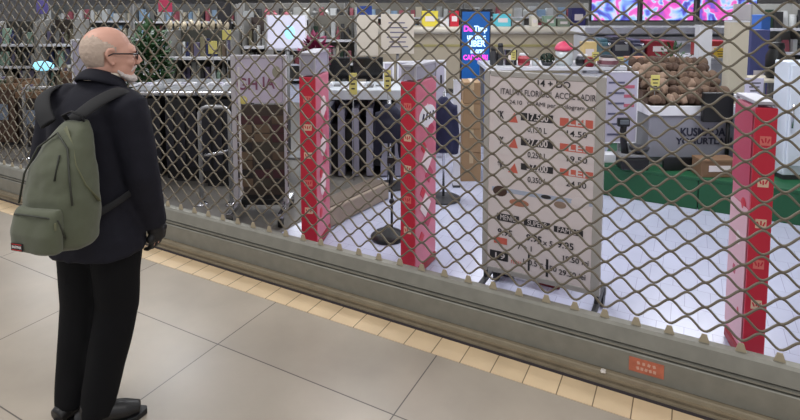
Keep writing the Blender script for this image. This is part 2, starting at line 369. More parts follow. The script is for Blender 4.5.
# ------------------------------------------------------------------ the person
SKIN = M('skin', (208, 158, 138), 0.5, 0, 0.10, 18, bump=0.05)
COAT = M('black_navy_coat', (24, 24, 33), 0.78, 0, 0.25, 26, bump=0.25, spec=0.25); TROU = M('black_trousers', (13, 13, 15), 0.85, 0, 0.2, 20, bump=0.2, spec=0.2)
HAIR = M('grey_white_hair', (186, 166, 150), 0.85, 0, 0.18, 60, bump=0.6); BEARD = M('white_beard', (206, 196, 190), 0.85, 0, 0.2, 80, bump=0.6)
base = ony(103, 421, -1.59); PRZ = R(12)
pn = thing('person', 'person in a dark coat and black trousers looking through the shutter, wearing a rucksack', 'person', (base.x, -1.59, 0), PRZ)
HC, HR = Vector((0.045, 0.092, 1.594)), Matrix.Rotation(R(-42), 3, 'Z') @ Matrix.Rotation(R(-4), 3, 'X')
def hp(x, y, z): return HC + HR @ Vector((x, y, z))
def hball(bm, x, y, z, r, u=18, v=12): ball(bm, hp(x, y, z), r, HR, u, v)
def limb(bm, pts, rad, seg=16):
    P, Q = [], []
    for i in range(len(pts) - 1):
        for k in range(6):
            t = k / 6; P.append(Vector(pts[i]).lerp(Vector(pts[i + 1]), t)); a, b = rad[i], rad[i + 1]
            Q.append(tuple(p + (q - p) * t for p, q in zip(a, b)) if isinstance(a, tuple) else a + (b - a) * t)
    P.append(Vector(pts[-1])); Q.append(rad[-1]); tube(bm, P, Q, seg)
SHR, ELR, WRR = (0.178, 0.02, 1.375), (0.222, 0.04, 1.09), (0.205, 0.125, 0.845)
SHL, ELL, WRL = (-0.172, 0.03, 1.375), (-0.215, -0.02, 1.12), (-0.135, 0.19, 1.06)
HIPR, KNR, ANR = (0.085, 0.04, 0.90), (0.078, 0.030, 0.49), (0.055, -0.085, 0.075)
HIPL, KNL, ANL = (-0.085, 0.03, 0.90), (-0.095, 0.01, 0.49), (-0.095, -0.065, 0.075)
TORSO = [(0.84, 0, .02, .15, .10), (0.92, 0, .02, .165, .115), (1.05, 0, .03, .155, .115), (1.2, 0, .03, .17, .115), (1.32, 0, .03, .175, .105), (1.4, 0, .035, .13, .08), (1.45, .005, .045, .07, .065)]
def fingers(bm, w0, d, side, k=1.0):
    # palm, four unequal curled fingers and a thumb hanging from the wrist w0 along d
    w0 = Vector(w0); d = Vector(d).normalized(); fwd = Vector((0, 1, 0)); fwd = (fwd - d * fwd.dot(d)).normalized(); inn = d.cross(fwd) * side
    if inn.x * side > 0: inn = -inn
    palm = w0 + d * 0.05
    limb(bm, [w0 - d * 0.02, palm - d * 0.01, w0 + d * 0.092], [0.024 * k, (0.040 * k, 0.017 * k), (0.041 * k, 0.015 * k)] if False else [0.026 * k, 0.030 * k, 0.024 * k], 12)
    for q, (off, ln) in enumerate(((0.033, .072), (0.011, .080), (-0.011, .075), (-0.032, .058))):
        a = w0 + d * 0.085 + fwd * off * k; b = a + d * ln * .45 + inn * 0.010; c = b + d * ln * .32 + inn * 0.022; e = c + d * ln * .12 + inn * 0.022
        ball(bm, w0 + d * 0.065 + fwd * off * k, 0.017 * k, None, 10, 6)
        tube(bm, [w0 + d * 0.06 + fwd * off * k, a, b, c, e], [0.0105 * k, 0.0105 * k, 0.0095 * k, 0.0085 * k, 0.006 * k], 8)
    a = w0 + d * 0.03 + fwd * 0.026 * k
    tube(bm, [a, a + d * .028 + fwd * .024 + inn * .012, a + d * .055 + fwd * .030 + inn * .022, a + d * .075 + fwd * .026 + inn * .030], [0.014 * k, 0.0125 * k, 0.0105 * k, 0.007 * k], 8)
bm = B()
loft(bm, TORSO, 24, 2.2)
for a, e_, w_ in ((SHR, ELR, WRR), (SHL, ELL, WRL)):
    ball(bm, a, 0.055); limb(bm, [(0.1 * (1 if a[0] > 0 else -1), .03, 1.38), a, e_, w_], [.06, .052, .04, .028])
for h_, k_, a_ in ((HIPR, KNR, ANR), (HIPL, KNL, ANL)):
    limb(bm, [h_, k_, a_], [.088, .058, .04])
fdir = {1: Matrix.Rotation(R(-46), 3, 'Z'), -1: Matrix.Rotation(R(-8), 3, 'Z')}
for s, a_ in ((1, ANR), (-1, ANL)):
    f = fdir[s]; limb(bm, [Vector((a_[0], a_[1], .06)), Vector((a_[0], a_[1], .05)) + f @ Vector((0, .07, 0)), Vector((a_[0], a_[1], .038)) + f @ Vector((0, .15, 0))], [.036, .034, .022])
fingers(bm, WRR, Vector(WRR) - Vector(ELR), 1); fingers(bm, WRL, (0.55, 0.35, 0.2), -1)
# neck and head
limb(bm, [(0.005, .045, 1.42), (0.01, .062, 1.50), HC + Vector((0, -.01, -.02))], [.064, .060, .058])
hball(bm, 0, -.022, .030, (.077, .098, .088)); hball(bm, 0, .012, -.005, (.071, .082, .085)); hball(bm, 0, .030, -.055, (.060, .064, .062))
hball(bm, 0, .048, -.088, (.047, .045, .032)); hball(bm, 0, .078, -.096, (.022, .020, .018)); hball(bm, 0, .074, .028, (.050, .022, .018))
for s in (-1, 1):
    hball(bm, s * .036, .070, -.030, (.024, .022, .022)); hball(bm, s * .030, .084, .018, (.024, .012, .010))
    hball(bm, s * .030, .082, -.004, (.014, .010, .009)); hball(bm, s * .012, .106, -.036, (.010, .011, .009))
    # ear: rim, lobe and bowl
    tube(bm, [hp(s * .070, .002, -.040), hp(s * .076, -.012, -.022), hp(s * .083, -.024, 0.004), hp(s * .083, -.016, .024), hp(s * .078, .002, .026), hp(s * .073, .008, .010)], [.007, .007, .0075, .0075, .007, .006], 8)
    hball(bm, s * .072, -.004, -.006, (.008, .014, .022)); hball(bm, s * .073, .002, -.036, (.007, .009, .011))
tube(bm, [hp(0, .088, .022), hp(0, .097, .002), hp(0, .110, -.020), hp(0, .118, -.034)], [.010, .0105, .013, .013], 10)
hball(bm, 0, .086, -.061, (.026, .014, .006)); hball(bm, 0, .085, -.072, (.023, .013, .007))
body = fuse('body', bm, SKIN, pn, 0.0055, 5)
for s in (-1, 1):
    e = link('eye', ball(B(), hp(s * .030, .0815, -.002), .0115), M('eye_white', (226, 220, 214), 0.3), pn, smooth=True)
    link('iris', ball(B(), hp(s * .030, .0905, -.002), (.0055, .0035, .0055), HR), M('iris', (60, 44, 36), 0.3), e, smooth=True)
# short grey hair round the back and sides, bald on top
bm = B(); bmesh.ops.create_uvsphere(bm, u_segments=56, v_segments=40, radius=1)
kill = []
for v in bm.verts:
    n = v.co.copy(); j = 0.05 * noise.noise(n * 9)
    if n.z > 0.66 - 0.62 * max(0, n.y + .45) + j or n.z < -0.98 or n.y > 0.36 - 0.25 * max(0, -n.z) + j or (n.y > -0.02 + j and n.z < -0.15): kill.append(v)
    v.co = Vector((n.x * .0815, -.020 + n.y * .1025, .022 + n.z * (.092 if n.z > 0 else .105))) * (1 + 0.012 * noise.noise(n * 22))
bmesh.ops.delete(bm, geom=kill, context='VERTS')
for v in bm.verts: v.co = HC + HR @ v.co
hr = link('hair', bm, HAIR, pn, smooth=True); sd = hr.modifiers.new('s', 'SOLIDIFY'); sd.thickness = 0.007; sd.offset = -1
bm = B()                                    # white beard along jaw, chin and lip
for s in (-1, 1):
    tube(bm, [hp(s * .060, .022, -.066), hp(s * .055, .045, -.088), hp(s * .036, .075, -.103), hp(0, .094, -.108)], [.006, .010, .015, .018], 10)
    tube(bm, [hp(s * .034, .078, -.072), hp(s * .018, .094, -.055), hp(0, .099, -.053)], [.005, .007, .007], 8)
hball(bm, 0, .080, -.100, (.028, .020, .022)); hball(bm, 0, .078, -.116, (.022, .016, .014))
fuse('beard', bm, BEARD, pn, 0.005, 3, lambda c: 0.003 * noise.noise(c * 130))
# glasses
bm = B(); GL = M('glasses_frame', (34, 22, 22), 0.35)
for s in (-1, 1):
    ring = [hp(s * .033 + .026 * math.cos(a), .1005 - abs(.026 * math.cos(a)) * .08, .0005 + .019 * math.sin(a)) for a in [2 * math.pi * k / 20 for k in range(21)]]
    tube(bm, ring, .0028, 6, False); tube(bm, [hp(s * .059, .098, .006), hp(s * .078, .070, .008), hp(s * .086, .0, .008), hp(s * .083, -.02, -.004)], [.0042, .004, .0034, .003], 6)
tube(bm, [hp(-.008, .1, .004), hp(0, .104, .007), hp(.008, .1, .004)], .0022, 6)
gl = link('glasses', bm, GL, pn, smooth=True)
bm = B()
for s in (-1, 1):
    tube(bm, [hp(s * .033, .1002, .0005), hp(s * .033, .1012, .0005)], .0001, 20)
    for v in bm.verts[-40:]: pass
bm.free()
# coat: torso and sleeves as one cloth surface
bm = B()
loft(bm, [(0.748, 0.0, .018, .206, .162), (0.83, 0, .018, .204, .162), (0.92, 0, .02, .190, .154), (1.05, 0, .025, .184, .150), (1.18, 0, .025, .186, .148), (1.29, 0, .02, .190, .140), (1.36, .005, .02, .176, .122), (1.42, .015, .035, .132, .100), (1.462, .02, .052, .096, .086), (1.49, .024, .058, .084, .08)], 36, 2.3)
for a, e_, w_, s in ((SHR, ELR, WRR, 1), (SHL, ELL, WRL, -1)):
    ball(bm, Vector(a) + Vector((0, 0, -.012)), .086); limb(bm, [(0.10 * s, .025, 1.375), a, Vector(a).lerp(Vector(e_), .5), e_, Vector(e_).lerp(Vector(w_), .5), w_, Vector(w_) + (Vector(w_) - Vector(e_)).normalized() * .012], [.088, .090, .080, .072, .066, .056, .054], 20)
def crease(c):
    return 0.006 * noise.noise(Vector((c.x * 9, c.y * 9, c.z * 5))) + 0.003 * noise.noise(Vector((c.x * 24, c.y * 24, c.z * 13)))
ct = fuse('coat', bm, COAT, pn, 0.011, 5, crease)
bm = B()                                    # upright coat collar, folded over
cr = []
for k in range(33):
    a = R(-250) + R(320) * k / 32; cr.append(Vector((.026 + .082 * math.cos(a), .060 + .082 * math.sin(a), 1.480 - .040 * math.sin(a))))
tube(bm, cr, (.034, .010) and [(.010, .034)] * 33, 10)
link('collar', bm, COAT, ct, smooth=True)
bm = B(); cr = [Vector((.028 + .071 * math.cos(R(-250) + R(320) * k / 32), .063 + .071 * math.sin(R(-250) + R(320) * k / 32), 1.498 - .010 * math.sin(R(-250) + R(320) * k / 32))) for k in range(33)]
tube(bm, cr, [(.005, .019)] * 33, 8)
sc = link('shirt_collar', bm, M('cream_shirt', (214, 204, 188), 0.8), pn, smooth=True); sc['label'] = 'cream shirt collar edge'
# trousers
bm = B()
loft(bm, [(0.74, 0, .025, .168, .12), (0.85, 0, .025, .172, .125), (0.98, 0, .02, .165, .12)], 28, 2.3)
for h_, k_, a_ in ((HIPR, KNR, ANR), (HIPL, KNL, ANL)):
    limb(bm, [h_, Vector(h_).lerp(Vector(k_), .5), k_, Vector(k_).lerp(Vector(a_), .55), (a_[0], a_[1], .062)], [.106, .102, .088, .078, .070], 20)
fuse('trousers', bm, TROU, pn, 0.010, 5, lambda c: 0.006 * noise.noise(Vector((c.x * 12, c.y * 12, c.z * 7))))
# black gloves closed round the hanging hand
bm = B(); fingers(bm, WRR, Vector(WRR) - Vector(ELR), 1, 1.22); g = fuse('glove', bm, M('black_glove', (17, 16, 18), 0.6), pn, 0.004, 2)
bm = B(); fingers(bm, WRL, (0.55, 0.35, 0.2), -1, 1.22); fuse('glove', bm, MATS['black_glove'], pn, 0.004, 2)
for s, a_ in ((1, ANR), (-1, ANL)):
    f = fdir[s]; o0 = Vector((a_[0], a_[1], 0)); bm = B()
    def q(y, z, x=0): return o0 + f @ Vector((x, y, z))
    limb(bm, [q(-.075, .052), q(-.03, .062), q(.05, .060), q(.11, .046), q(.168, .036)], [.036, .044, .043, .042, .028], 18)
    limb(bm, [q(-.02, .07), q(-.01, .115)], [.048, .050], 16)
    shoe = fuse('shoe', bm, M('black_shoe', (22, 20, 20), 0.4), pn, 0.006, 4)
    for v in shoe.data.vertices: v.co.z = max(v.co.z, .012)
    bm = B(); outline = [(-.112, .0), (-.095, .036), (0, .038), (.10, .048), (.155, .042), (.196, .012), (.196, -.012), (.155, -.042), (.10, -.044), (0, -.036), (-.095, -.036)]
    va = [bm.verts.new(q(y, 0.0, x)) for y, x in outline]; vb = [bm.verts.new(q(y, .024, x)) for y, x in outline]
    bm.faces.new(va); bm.faces.new(vb[::-1])
    for k in range(len(va)): j = (k + 1) % len(va); bm.faces.new((va[k], va[j], vb[j], vb[k]))
    link('sole', bm, BLACK, shoe, bevel=0.004)

# ------------------------------------------------------------------ the rucksack
OLIVE = M('olive_canvas', (82, 86, 66), 0.75, 0, 0.14, 14, bump=0.25, sheen=0.2); OLIVD = M('olive_webbing', (104, 105, 78), 0.7, 0, 0.1, 60); STRAP = M('dark_strap', (21, 21, 23), 0.8, 0, 0.15, 50)
bp = thing('backpack', 'olive green canvas rucksack with front pocket on the back of the person', 'backpack', (base.x, -1.59, 0), PRZ)
bm = B()
loft(bm, [(0.775, 0.0, -.262, .145, .075), (0.80, 0.0, -.262, .170, .098), (0.90, 0.0, -.262, .176, .108), (1.02, .0, -.255, .168, .104), (1.14, 0.0, -.240, .145, .092), (1.24, 0.01, -.218, .112, .074), (1.31, 0.015, -.195, .078, .052), (1.345, 0.02, -.178, .050, .030)], 32, 2.7)
bb = fuse('bag', bm, OLIVE, bp, 0.009, 5, lambda c: 0.007 * noise.noise(Vector((c.x * 9 + c.z * 4, c.y * 9, c.z * 9))) + 0.003 * noise.noise(c * 26))
bm = B()
loft(bm, [(0.790, 0.0, -.372, .118, .030), (0.805, 0.0, -.378, .128, .040), (0.88, 0, -.378, .130, .044), (0.965, 0, -.366, .124, .036), (0.985, 0, -.362, .116, .026)], 28, 3.2)
pk = fuse('front_pocket', bm, OLIVE, bp, 0.008, 4, lambda c: 0.004 * noise.noise(Vector((c.x * 14, c.y * 14, c.z * 10))))
bm = B(); tube(bm, [(-.122, -.376, .945), (-.09, -.400, .965), (0, -.407, .970), (.09, -.400, .965), (.124, -.376, .945), (.130, -.35, .85)], .0035, 6)
link('zip', bm, M('zip_dark', (52, 54, 44), 0.6), pk, smooth=True)
link('zip_pull', box(B(), (.128, -.392, .925), (.006, .006, .032)), OLIVD, pk)
lb = link('label_patch', box(B(), (-.055, -.4225, .826), (.066, .003, .034)), M('label_black', (20, 14, 14), 0.6), pk)
lb['label'] = 'small black maker patch with white lettering and red lines'
t = text('lettering', 'EASTPAK', 0.016, M('label_white', (230, 224, 220), 0.6), lb, (-.055, -.4243, .826), 0, 0.0003, 0.054, bold=0.0004)
bm = B(); box(bm, (-.055, -.4242, .839), (.056, .001, .003)); box(bm, (-.055, -.4242, .813), (.056, .001, .003)); link('red_line', bm, M('label_red', (196, 40, 40), 0.6), lb)
# main zip over the top and the side webbing
bm = B(); tube(bm, [(-.160, -.33, .98), (-.125, -.325, 1.12), (-.07, -.298, 1.24), (0.01, -.268, 1.305), (.085, -.285, 1.24), (.128, -.318, 1.12), (.158, -.335, 1.0)], .0045, 6)
link('main_zip', bm, MATS['zip_dark'], bb, smooth=True)
for x, z in ((-.02, 1.20), (.062, 1.215)):
    link('zip_pull', tube(B(), [(x, -.305, z), (x + .004, -.322, z - .05), (x + .002, -.335, z - .11)], [.004, .004, .005], 6), M('pull_cord', (36, 38, 30), 0.7), bb, smooth=True)
bm = B(); tube(bm, [(.03, -.245, 1.325), (.082, -.262, 1.245), (.118, -.280, 1.16), (.150, -.265, 1.07), (.176, -.22, .98)], [(.004, .018)] * 5, 8)
link('side_webbing', bm, OLIVD, bb, smooth=True)
link('grab_loop', tube(B(), [(-.025, -.180, 1.335), (-.03, -.205, 1.372), (.02, -.205, 1.392), (.065, -.195, 1.372), (.062, -.178, 1.335)], [(.005, .011)] * 5, 8), STRAP, bp, smooth=True)
BAGPARTS = [o for o in bp.children]
for o in BAGPARTS:
    o.location = (0.090, 0.010, 0.255); o.scale = (0.82, 0.93, 0.82)
for s in (1, -1):
    pts = [(s * .045 + .015, -.165, 1.335), (s * .10 + .02, -.142, 1.385), (s * .148 + .008, -.085, 1.428), (s * .172 + .005, .0, 1.450), (s * .172, .075, 1.420), (s * .140, .128, 1.36), (s * .150, .163, 1.24), (s * .178, .165, 1.12), (s * .208, .10, 1.06), (s * .20, -.04, 1.01), (s * .14, -.17, .96)]
    sm = []
    for i in range(len(pts) - 1):
        p0, p1, p2, p3 = [Vector(pts[max(0, min(len(pts) - 1, i + k))]) for k in (-1, 0, 1, 2)]
        for k in range(6):
            t = k / 6; sm.append(0.5 * ((2 * p1) + (p2 - p0) * t + (2 * p0 - 5 * p1 + 4 * p2 - p3) * t * t + (3 * p1 - p0 - 3 * p2 + p3) * t ** 3))
    sm.append(Vector(pts[-1])); rr = [(.033, .010) if i < len(sm) * .72 else (.015, .005) for i in range(len(sm))]
    bm = B(); rings = []
    for i, p in enumerate(sm):                  # ribbon kept flat on the body: width runs across, thickness points out
        tg = (sm[min(i + 1, len(sm) - 1)] - sm[max(i - 1, 0)]).normalized(); out = Vector((p.x * .6, p.y - .02, (p.z - 1.2) * 1.2 if p.z > 1.25 else 0)); out = (out - tg * out.dot(tg)).normalized(); ac = tg.cross(out)
        rings.append([bm.verts.new(p + ac * math.cos(2 * math.pi * k / 12) * rr[i][0] + out * math.sin(2 * math.pi * k / 12) * rr[i][1]) for k in range(12)])
    for a, b in zip(rings, rings[1:]):
        for k in range(12): bm.faces.new((a[k], a[(k + 1) % 12], b[(k + 1) % 12], b[k]))
    bm.faces.new(rings[0]); bm.faces.new(rings[-1][::-1])
    link('shoulder_strap', bm, STRAP, bp, smooth=True)

# ------------------------------------------------------------------ the shop behind the shutter
def spot(px0, px1, py, D):               # middle, width and height of something facing us D metres away
    a, b = pt(px0, py, D), pt(px1, py, D); m = (a + b) / 2
    return m.x, m.y, (b - a).length, m.z
def stand(name, label, cat, px0, px1, py, D, group=None, z=0.0, rz=YAW):
    x, y, wd, zt = spot(px0, px1, py, D)
    return thing(name, label, cat, (x, y, z), rz, group), wd, zt - z
def part(name, mat, par, *boxes, bevel=0.004):
    b = B()
    for bx in boxes: box(b, bx[:3], bx[3:6])
    return link(name, b, mat, par, bevel=bevel)
def rod(name, mat, par, pts, r, seg=10):
    return link(name, tube(B(), pts, r, seg), mat, par, smooth=True)

# green platform
GX0, GX1, GY0, GY1, GZ = -0.72, 2.6, 2.36, 3.60, 0.29
gp = thing('display_platform', 'low dark green display platform behind the price board and pedestal', 'platform', ((GX0 + GX1) / 2, (GY0 + GY1) / 2, 0))
part('deck', GREEN, gp, (0, 0, GZ - 0.015, GX1 - GX0, GY1 - GY0, 0.03))
for i in range(4):
    wx = (GX1 - GX0) / 4; part('skirt_panel', GREEN, gp, (-(GX1 - GX0) / 2 + wx * (i + .5), -(GY1 - GY0) / 2 + 0.012, (GZ - 0.03) / 2, wx - 0.008, 0.02, GZ - 0.03))
part('core', DGREY, gp, (0, 0.02, (GZ - 0.04) / 2, GX1 - GX0 - 0.06, GY1 - GY0 - 0.08, GZ - 0.04))

# produce stand with heap
t, wd, zt = stand('produce_stand', 'grey produce stand with a lettered front and a brown heap on top', 'stand', 650, 740, 106, 5.1, None, GZ)
part('front_panel', M('stand_grey', (134, 134, 144), 0.5), t, (0, 0.01, zt * 0.5, wd, 0.02, zt * 0.72))
part('body', MGREY, t, (0, 0.32, zt * 0.45, wd - 0.03, 0.58, zt * 0.9))
part('rim', WHITE, t, (0, -0.0, zt - 0.045, wd + 0.03, 0.03, 0.09), (0, 0.63, zt - 0.045, wd + 0.03, 0.03, 0.09), (-wd / 2, 0.315, zt - 0.045, 0.03, 0.6, 0.09), (wd / 2, 0.315, zt - 0.045, 0.03, 0.6, 0.09))
text('lettering', 'KUSMADA', 0.105, M('letter_dark', (34, 36, 56), 0.6), t, (0.08, -0.003, zt * 0.56), 0, 0.002, 0.42, bold=0.003)
text('lettering', 'YOGURTLARI', 0.085, MATS['letter_dark'], t, (0.10, -0.003, zt * 0.41), 0, 0.002, 0.52, bold=0.002)
part('bin_floor', MGREY, t, (0, 0.32, zt - 0.03, wd - 0.03, 0.58, 0.02))
st_loc, st_h = t.location.copy(), GZ + zt
lump = None; LM = [M('lump_brown', (112, 90, 74), 0.85, 0, 0.35, 22), M('lump_dark', (84, 64, 52), 0.85, 0, 0.35, 22), M('lump_tan', (146, 122, 104), 0.85, 0, 0.25, 22)]
lms = []
for m_ in LM:
    b = B(); bmesh.ops.create_icosphere(b, subdivisions=3, radius=0.052)
    for v in b.verts:
        k = 1 + 0.35 * noise.noise(v.co * 22 + Vector((len(lms) * 5, 0, 0))); v.co *= k; v.co.z *= 0.8
    o = link('brown_lump', b, m_, None, smooth=True); tag(o, 'brown knobbly piece in the heap on the produce stand', 'produce', 'brown pieces heaped on the produce stand'); lms.append(o)
n = 0; random.seed(3)
for row in range(6):
    for q in range(12):
        u = (q + .5) / 12 - .5 + random.uniform(-.02, .02); dep = 0.06 + row * 0.10 + random.uniform(-.02, .02)
        zz = st_h + 0.045 + 0.06 * row + random.uniform(0, .02)
        pos = st_loc + RT * (u * (wd - 0.1)) + FW0 * dep; pos.z = zz
        o = lms[n % 3] if n < 3 else dup(lms[random.choice((0, 0, 1, 2))])
        o.location = pos; o.rotation_euler = (random.uniform(0, 6), random.uniform(0, 6), random.uniform(0, 6)); n += 1
part('heap_bed', LM[1], t, *[(0, 0.06 + .10 * r_ + (.0 if r_ < 5 else -.01), zt - .02 + .03 * r_, wd - .05, .10, .02 + .06 * r_) for r_ in range(6)], bevel=0)
def card(px0, px1, y0, y1, D, mat, label, z0, cat='price card', name='price_card', group=None, mark=True):
    t, wd, h = stand(name, label, cat, px0, px1, y0, D, group, z0)
    hh = pt(px0, y0, D).z - pt(px0, y1, D).z
    part('board', mat, t, (0, 0, h - hh / 2, wd, 0.008, hh))
    rod('pin', MGREY, t, [(0, 0.006, 0), (0, 0.006, h - hh * 0.5)], 0.005, 6)
    if mark:
        b = B()
        for q in range(3): box(b, (0, -0.0048, h - hh * (0.28 + .22 * q)), (wd * (.66 - .12 * q), 0.0015, hh * 0.07))
        link('print', b, INK, t)
    return t
card(651, 660, 75, 91, 5.14, YEL, 'yellow price card at the left edge of the brown heap', st_h)

# table behind the heap and the long table behind the board
def table(name, label, px0, px1, py, D, dep, top, leg, thick=0.04):
    t, wd, h = stand(name, label, 'table', px0, px1, py, D)
    part('tabletop', top, t, (0, dep / 2, h - thick / 2, wd, dep, thick))
    for sx in (-1, 1):
        for yy in (0.05, dep - 0.05): part('leg', leg, t, (sx * (wd / 2 - 0.05), yy, (h - thick) / 2, 0.05, 0.05, h - thick))
    part('front_panel', top, t, (0, 0.06, h * 0.62, wd - 0.12, 0.02, h * 0.62))
    return t, wd, h
_, _, TZ = table('display_table', 'white display table crowded with small goods behind the price board', 486, 642, 67, 6.2, 0.7, WHITE, MGREY)
_, _, TZ2 = table('display_table', 'grey work table with dark machines behind the produce heap', 598, 735, 58, 7.0, 0.7, M('worktop_grey', (150, 150, 154), 0.5), MGREY)
def jar(px0, px1, y0, D, z, mat, lidm, label, cat='jar', name='storage_jar', group=None, lab=None):
    t, wd, h = stand(name, label, cat, px0, px1, y0, D, group, z); r = wd / 2
    link('vessel', lathe(B(), [(r * .8, 0), (r, h * .08), (r, h * .62), (r * .7, h * .8), (r * .7, h * .84)]), mat, t, smooth=True)
    link('lid', lathe(B(), [(r * .76, h * .82), (r * .8, h * .86), (r * .7, h * .98), (r * .2, h)]), lidm, t, smooth=True)
    if lab: link('paper_label', lathe(B(), [(r * 1.005, h * .2), (r * 1.012, h * .22), (r * 1.012, h * .55), (r * 1.005, h * .57)]), lab, t)
    return t
def carton(px0, px1, y0, D, z, mat, label, dep=0.15, cat='box', name='carton', group=None, flap=None):
    t, wd, h = stand(name, label, cat, px0, px1, y0, D, group, z)
    part('body', mat, t, (0, dep / 2, h / 2 - .004, wd, dep, h - .008)); part('lid', flap or mat, t, (0, dep / 2, h - 0.012, wd + 0.008, dep + 0.008, 0.024))
    b = B(); box(b, (0, -0.002, h * .5), (wd * .6, 0.003, h * .34)); link('paper_label', b, PALE, t)
    return t
def dome(px0, px1, y0, y1, D, z, mat, basem, label, cat='jar', name='domed_jar'):
    t, wd, h = stand(name, label, cat, px0, px1, y0, D, None, z); hc = pt(px0, y0, D).z - pt(px0, y1, D).z; r = wd / 2
    link('vessel', lathe(B(), [(r * .7, 0), (r * .9, h * .1), (r * .9, (h - hc) * .9), (r * .6, h - hc)]), basem, t, smooth=True)
    link('cap', lathe(B(), [(r, h - hc)] + [(r * math.cos(a), h - hc + hc * math.sin(a)) for a in [R(15 * q) for q in range(1, 6)]] + [(.004, h)]), mat, t, smooth=True)
    return t
WG = M('cloudy_glass', (196, 204, 206), 0.2); DRED = M('dark_red', (134, 26, 40), 0.5)
T5 = 6.35
carton(506, 517, 50, T5, TZ, BLACK, 'black bag-like box at the left of the goods behind the board', .1)
jar(518, 530, 53, T5, TZ, M('red_white_can', (196, 92, 100), 0.4), WHITE, 'red and white canister behind the top edge of the board', lab=DRED)
jar(532, 539, 58, T5, TZ, WG, MGREY, 'small clear jar between the red canister and the dark green tub')
t, wd_, h_ = stand('plant_tub', 'dark green rounded tub plant behind the board', 'plant', 540, 555, 53, T5, None, TZ)
link('pot', lathe(B(), [(wd_ * .3, 0), (wd_ * .42, h_ * .3)]), DGREY, t, smooth=True)
b = B(); random.seed(5)
for q in range(110):
    v = Vector((random.gauss(0, 1), random.gauss(0, 1), random.gauss(0, 1))).normalized(); c_ = Vector((0, 0, h_ * .58)) + Vector((v.x * wd_ * .45, v.y * wd_ * .4, v.z * h_ * .4))
    ball(b, c_, (.012, .02, .006), v.to_track_quat('Z', 'Y').to_matrix(), 6, 4)
link('foliage', b, M('dark_foliage', (26, 44, 30), 0.7), t)
dome(555, 574, 41, 50, T5, TZ, M('hot_pink', (232, 84, 118), 0.45), WG, 'clear jar with a bright pink domed cap behind the board')
jar(576, 589, 54, T5, TZ, M('black_white_tin', (66, 66, 74), 0.4), WHITE, 'dark tin with white top right of the pink dome', lab=BLACK)
jar(585, 594, 57, T5 - .12, TZ, DRED, DRED, 'small dark red tin right of the dark tin')
jar(598, 619, 55, T5 - .05, TZ, M('patterned_cup', (196, 184, 186), 0.4), DGREY, 'large pale canister with dark lid left of the produce heap', lab=M('cup_print', (128, 84, 92), 0.5))
carton(583, 597, 42, T5 + .25, TZ, M('straw_yellow', (214, 188, 130), 0.6), 'straw yellow box at the back of the goods table', .12)
carton(628, 648, 57, T5, TZ, M('soft_blue', (112, 150, 192), 0.6), 'soft blue box on the right end of the goods table', .12, flap=M('orange_tan', (190, 130, 100), 0.6))
card(592, 599, 52, 61, 6.23, YEL, 'yellow card beside the dark red tin', TZ); card(616, 624, 57, 65, 6.23, YEL, 'yellow card right of the large pale canister', TZ)
card(511, 516, 50, 60, 6.23, YEL, 'narrow yellow card beside the black bag-like box', TZ)
for q, (a_, b_, y_) in enumerate(((490, 497, 47), (497, 504, 43))):
    jar(a_, b_, y_, T5, TZ, DGREY, BLACK, ('dark grey bottle at the left end of the goods table', 'taller dark grey bottle next to the left end of the goods table')[q], 'bottle', 'dark_bottle')
# machines on the grey table
def machine(px0, px1, y0, D, z, mat, label):
    t, wd, h = stand('counter_machine', label, 'machine', px0, px1, y0, D, None, z)
    part('body', mat, t, (0, .2, h * .4, wd, .36, h * .8), bevel=.015); part('hood', mat, t, (0, .24, h * .86, wd * .8, .28, h * .26), bevel=.02)
    part('panel', MGREY, t, (0, .012, h * .45, wd * .7, .012, h * .3)); rod('knob', CHROME, t, [(wd * .2, .005, h * .7), (wd * .2, -.03, h * .7)], .018, 12)
machine(603, 612, 39, 7.15, TZ2, M('teal_grey', (70, 104, 116), 0.4), 'small teal grey machine at the left end of the grey work table')
machine(613, 632, 37, 7.15, TZ2, M('charcoal_machine', (48, 46, 58), 0.4), 'wide charcoal machine on the grey work table')
machine(634, 646, 40, 7.15, TZ2, M('slate_machine', (58, 60, 84), 0.4), 'narrow slate machine right of the wide charcoal one')
carton(648, 674, 41, 7.15, TZ2, DRED, 'long dark red box right of the slate machine', .3); carton(703, 728, 41, 7.15, TZ2, M('brick_red', (150, 44, 44), 0.5), 'brick red box at the right end of the grey work table', .3)
t, wd_, h_ = stand('leafy_plant', 'leafy green plant standing behind the produce heap', 'plant', 655, 690, 44, 6.45)
link('pot', lathe(B(), [(.12, 0), (.17, h_ * .45), (.18, h_ * .47)]), DGREY, t, smooth=True)
def foliage(wd, z0, z1, n, mat, seed, ls=.07):
    b = B(); random.seed(seed)
    for q in range(n):
        v = Vector((random.gauss(0, 1), random.gauss(0, 1), random.gauss(0, 1))).normalized() * random.uniform(.45, 1); c_ = Vector((v.x * wd / 2, v.y * wd / 2, (z0 + z1) / 2 + v.z * (z1 - z0) / 2))
        d = Vector((v.x, v.y, v.z * .5 + random.uniform(-.4, .6))).normalized(); s_ = d.cross(Vector((0, 0, 1))).normalized() * ls * .32; nn = d.cross(s_).normalized() * ls * .12; L_ = ls * random.uniform(.7, 1.4)
        q0 = b.verts.new(c_); q1 = b.verts.new(c_ + d * L_ * .5 + s_ + nn); q2 = b.verts.new(c_ + d * L_); q3 = b.verts.new(c_ + d * L_ * .5 - s_ + nn); b.faces.new((q0, q1, q2, q3))
    return b
link('foliage', foliage(wd_, h_ * .45, h_, 260, LEAF, 2), LEAF, t); rod('stem', BROWN, t, [(0, 0, h_ * .4), (.02, 0, h_ * .9)], .012)
card(714, 730, 48, 60, 7.03, M('yellow_oval', (216, 180, 60), 0.5), 'wide amber yellow card standing at the right behind the brown heap', TZ2)
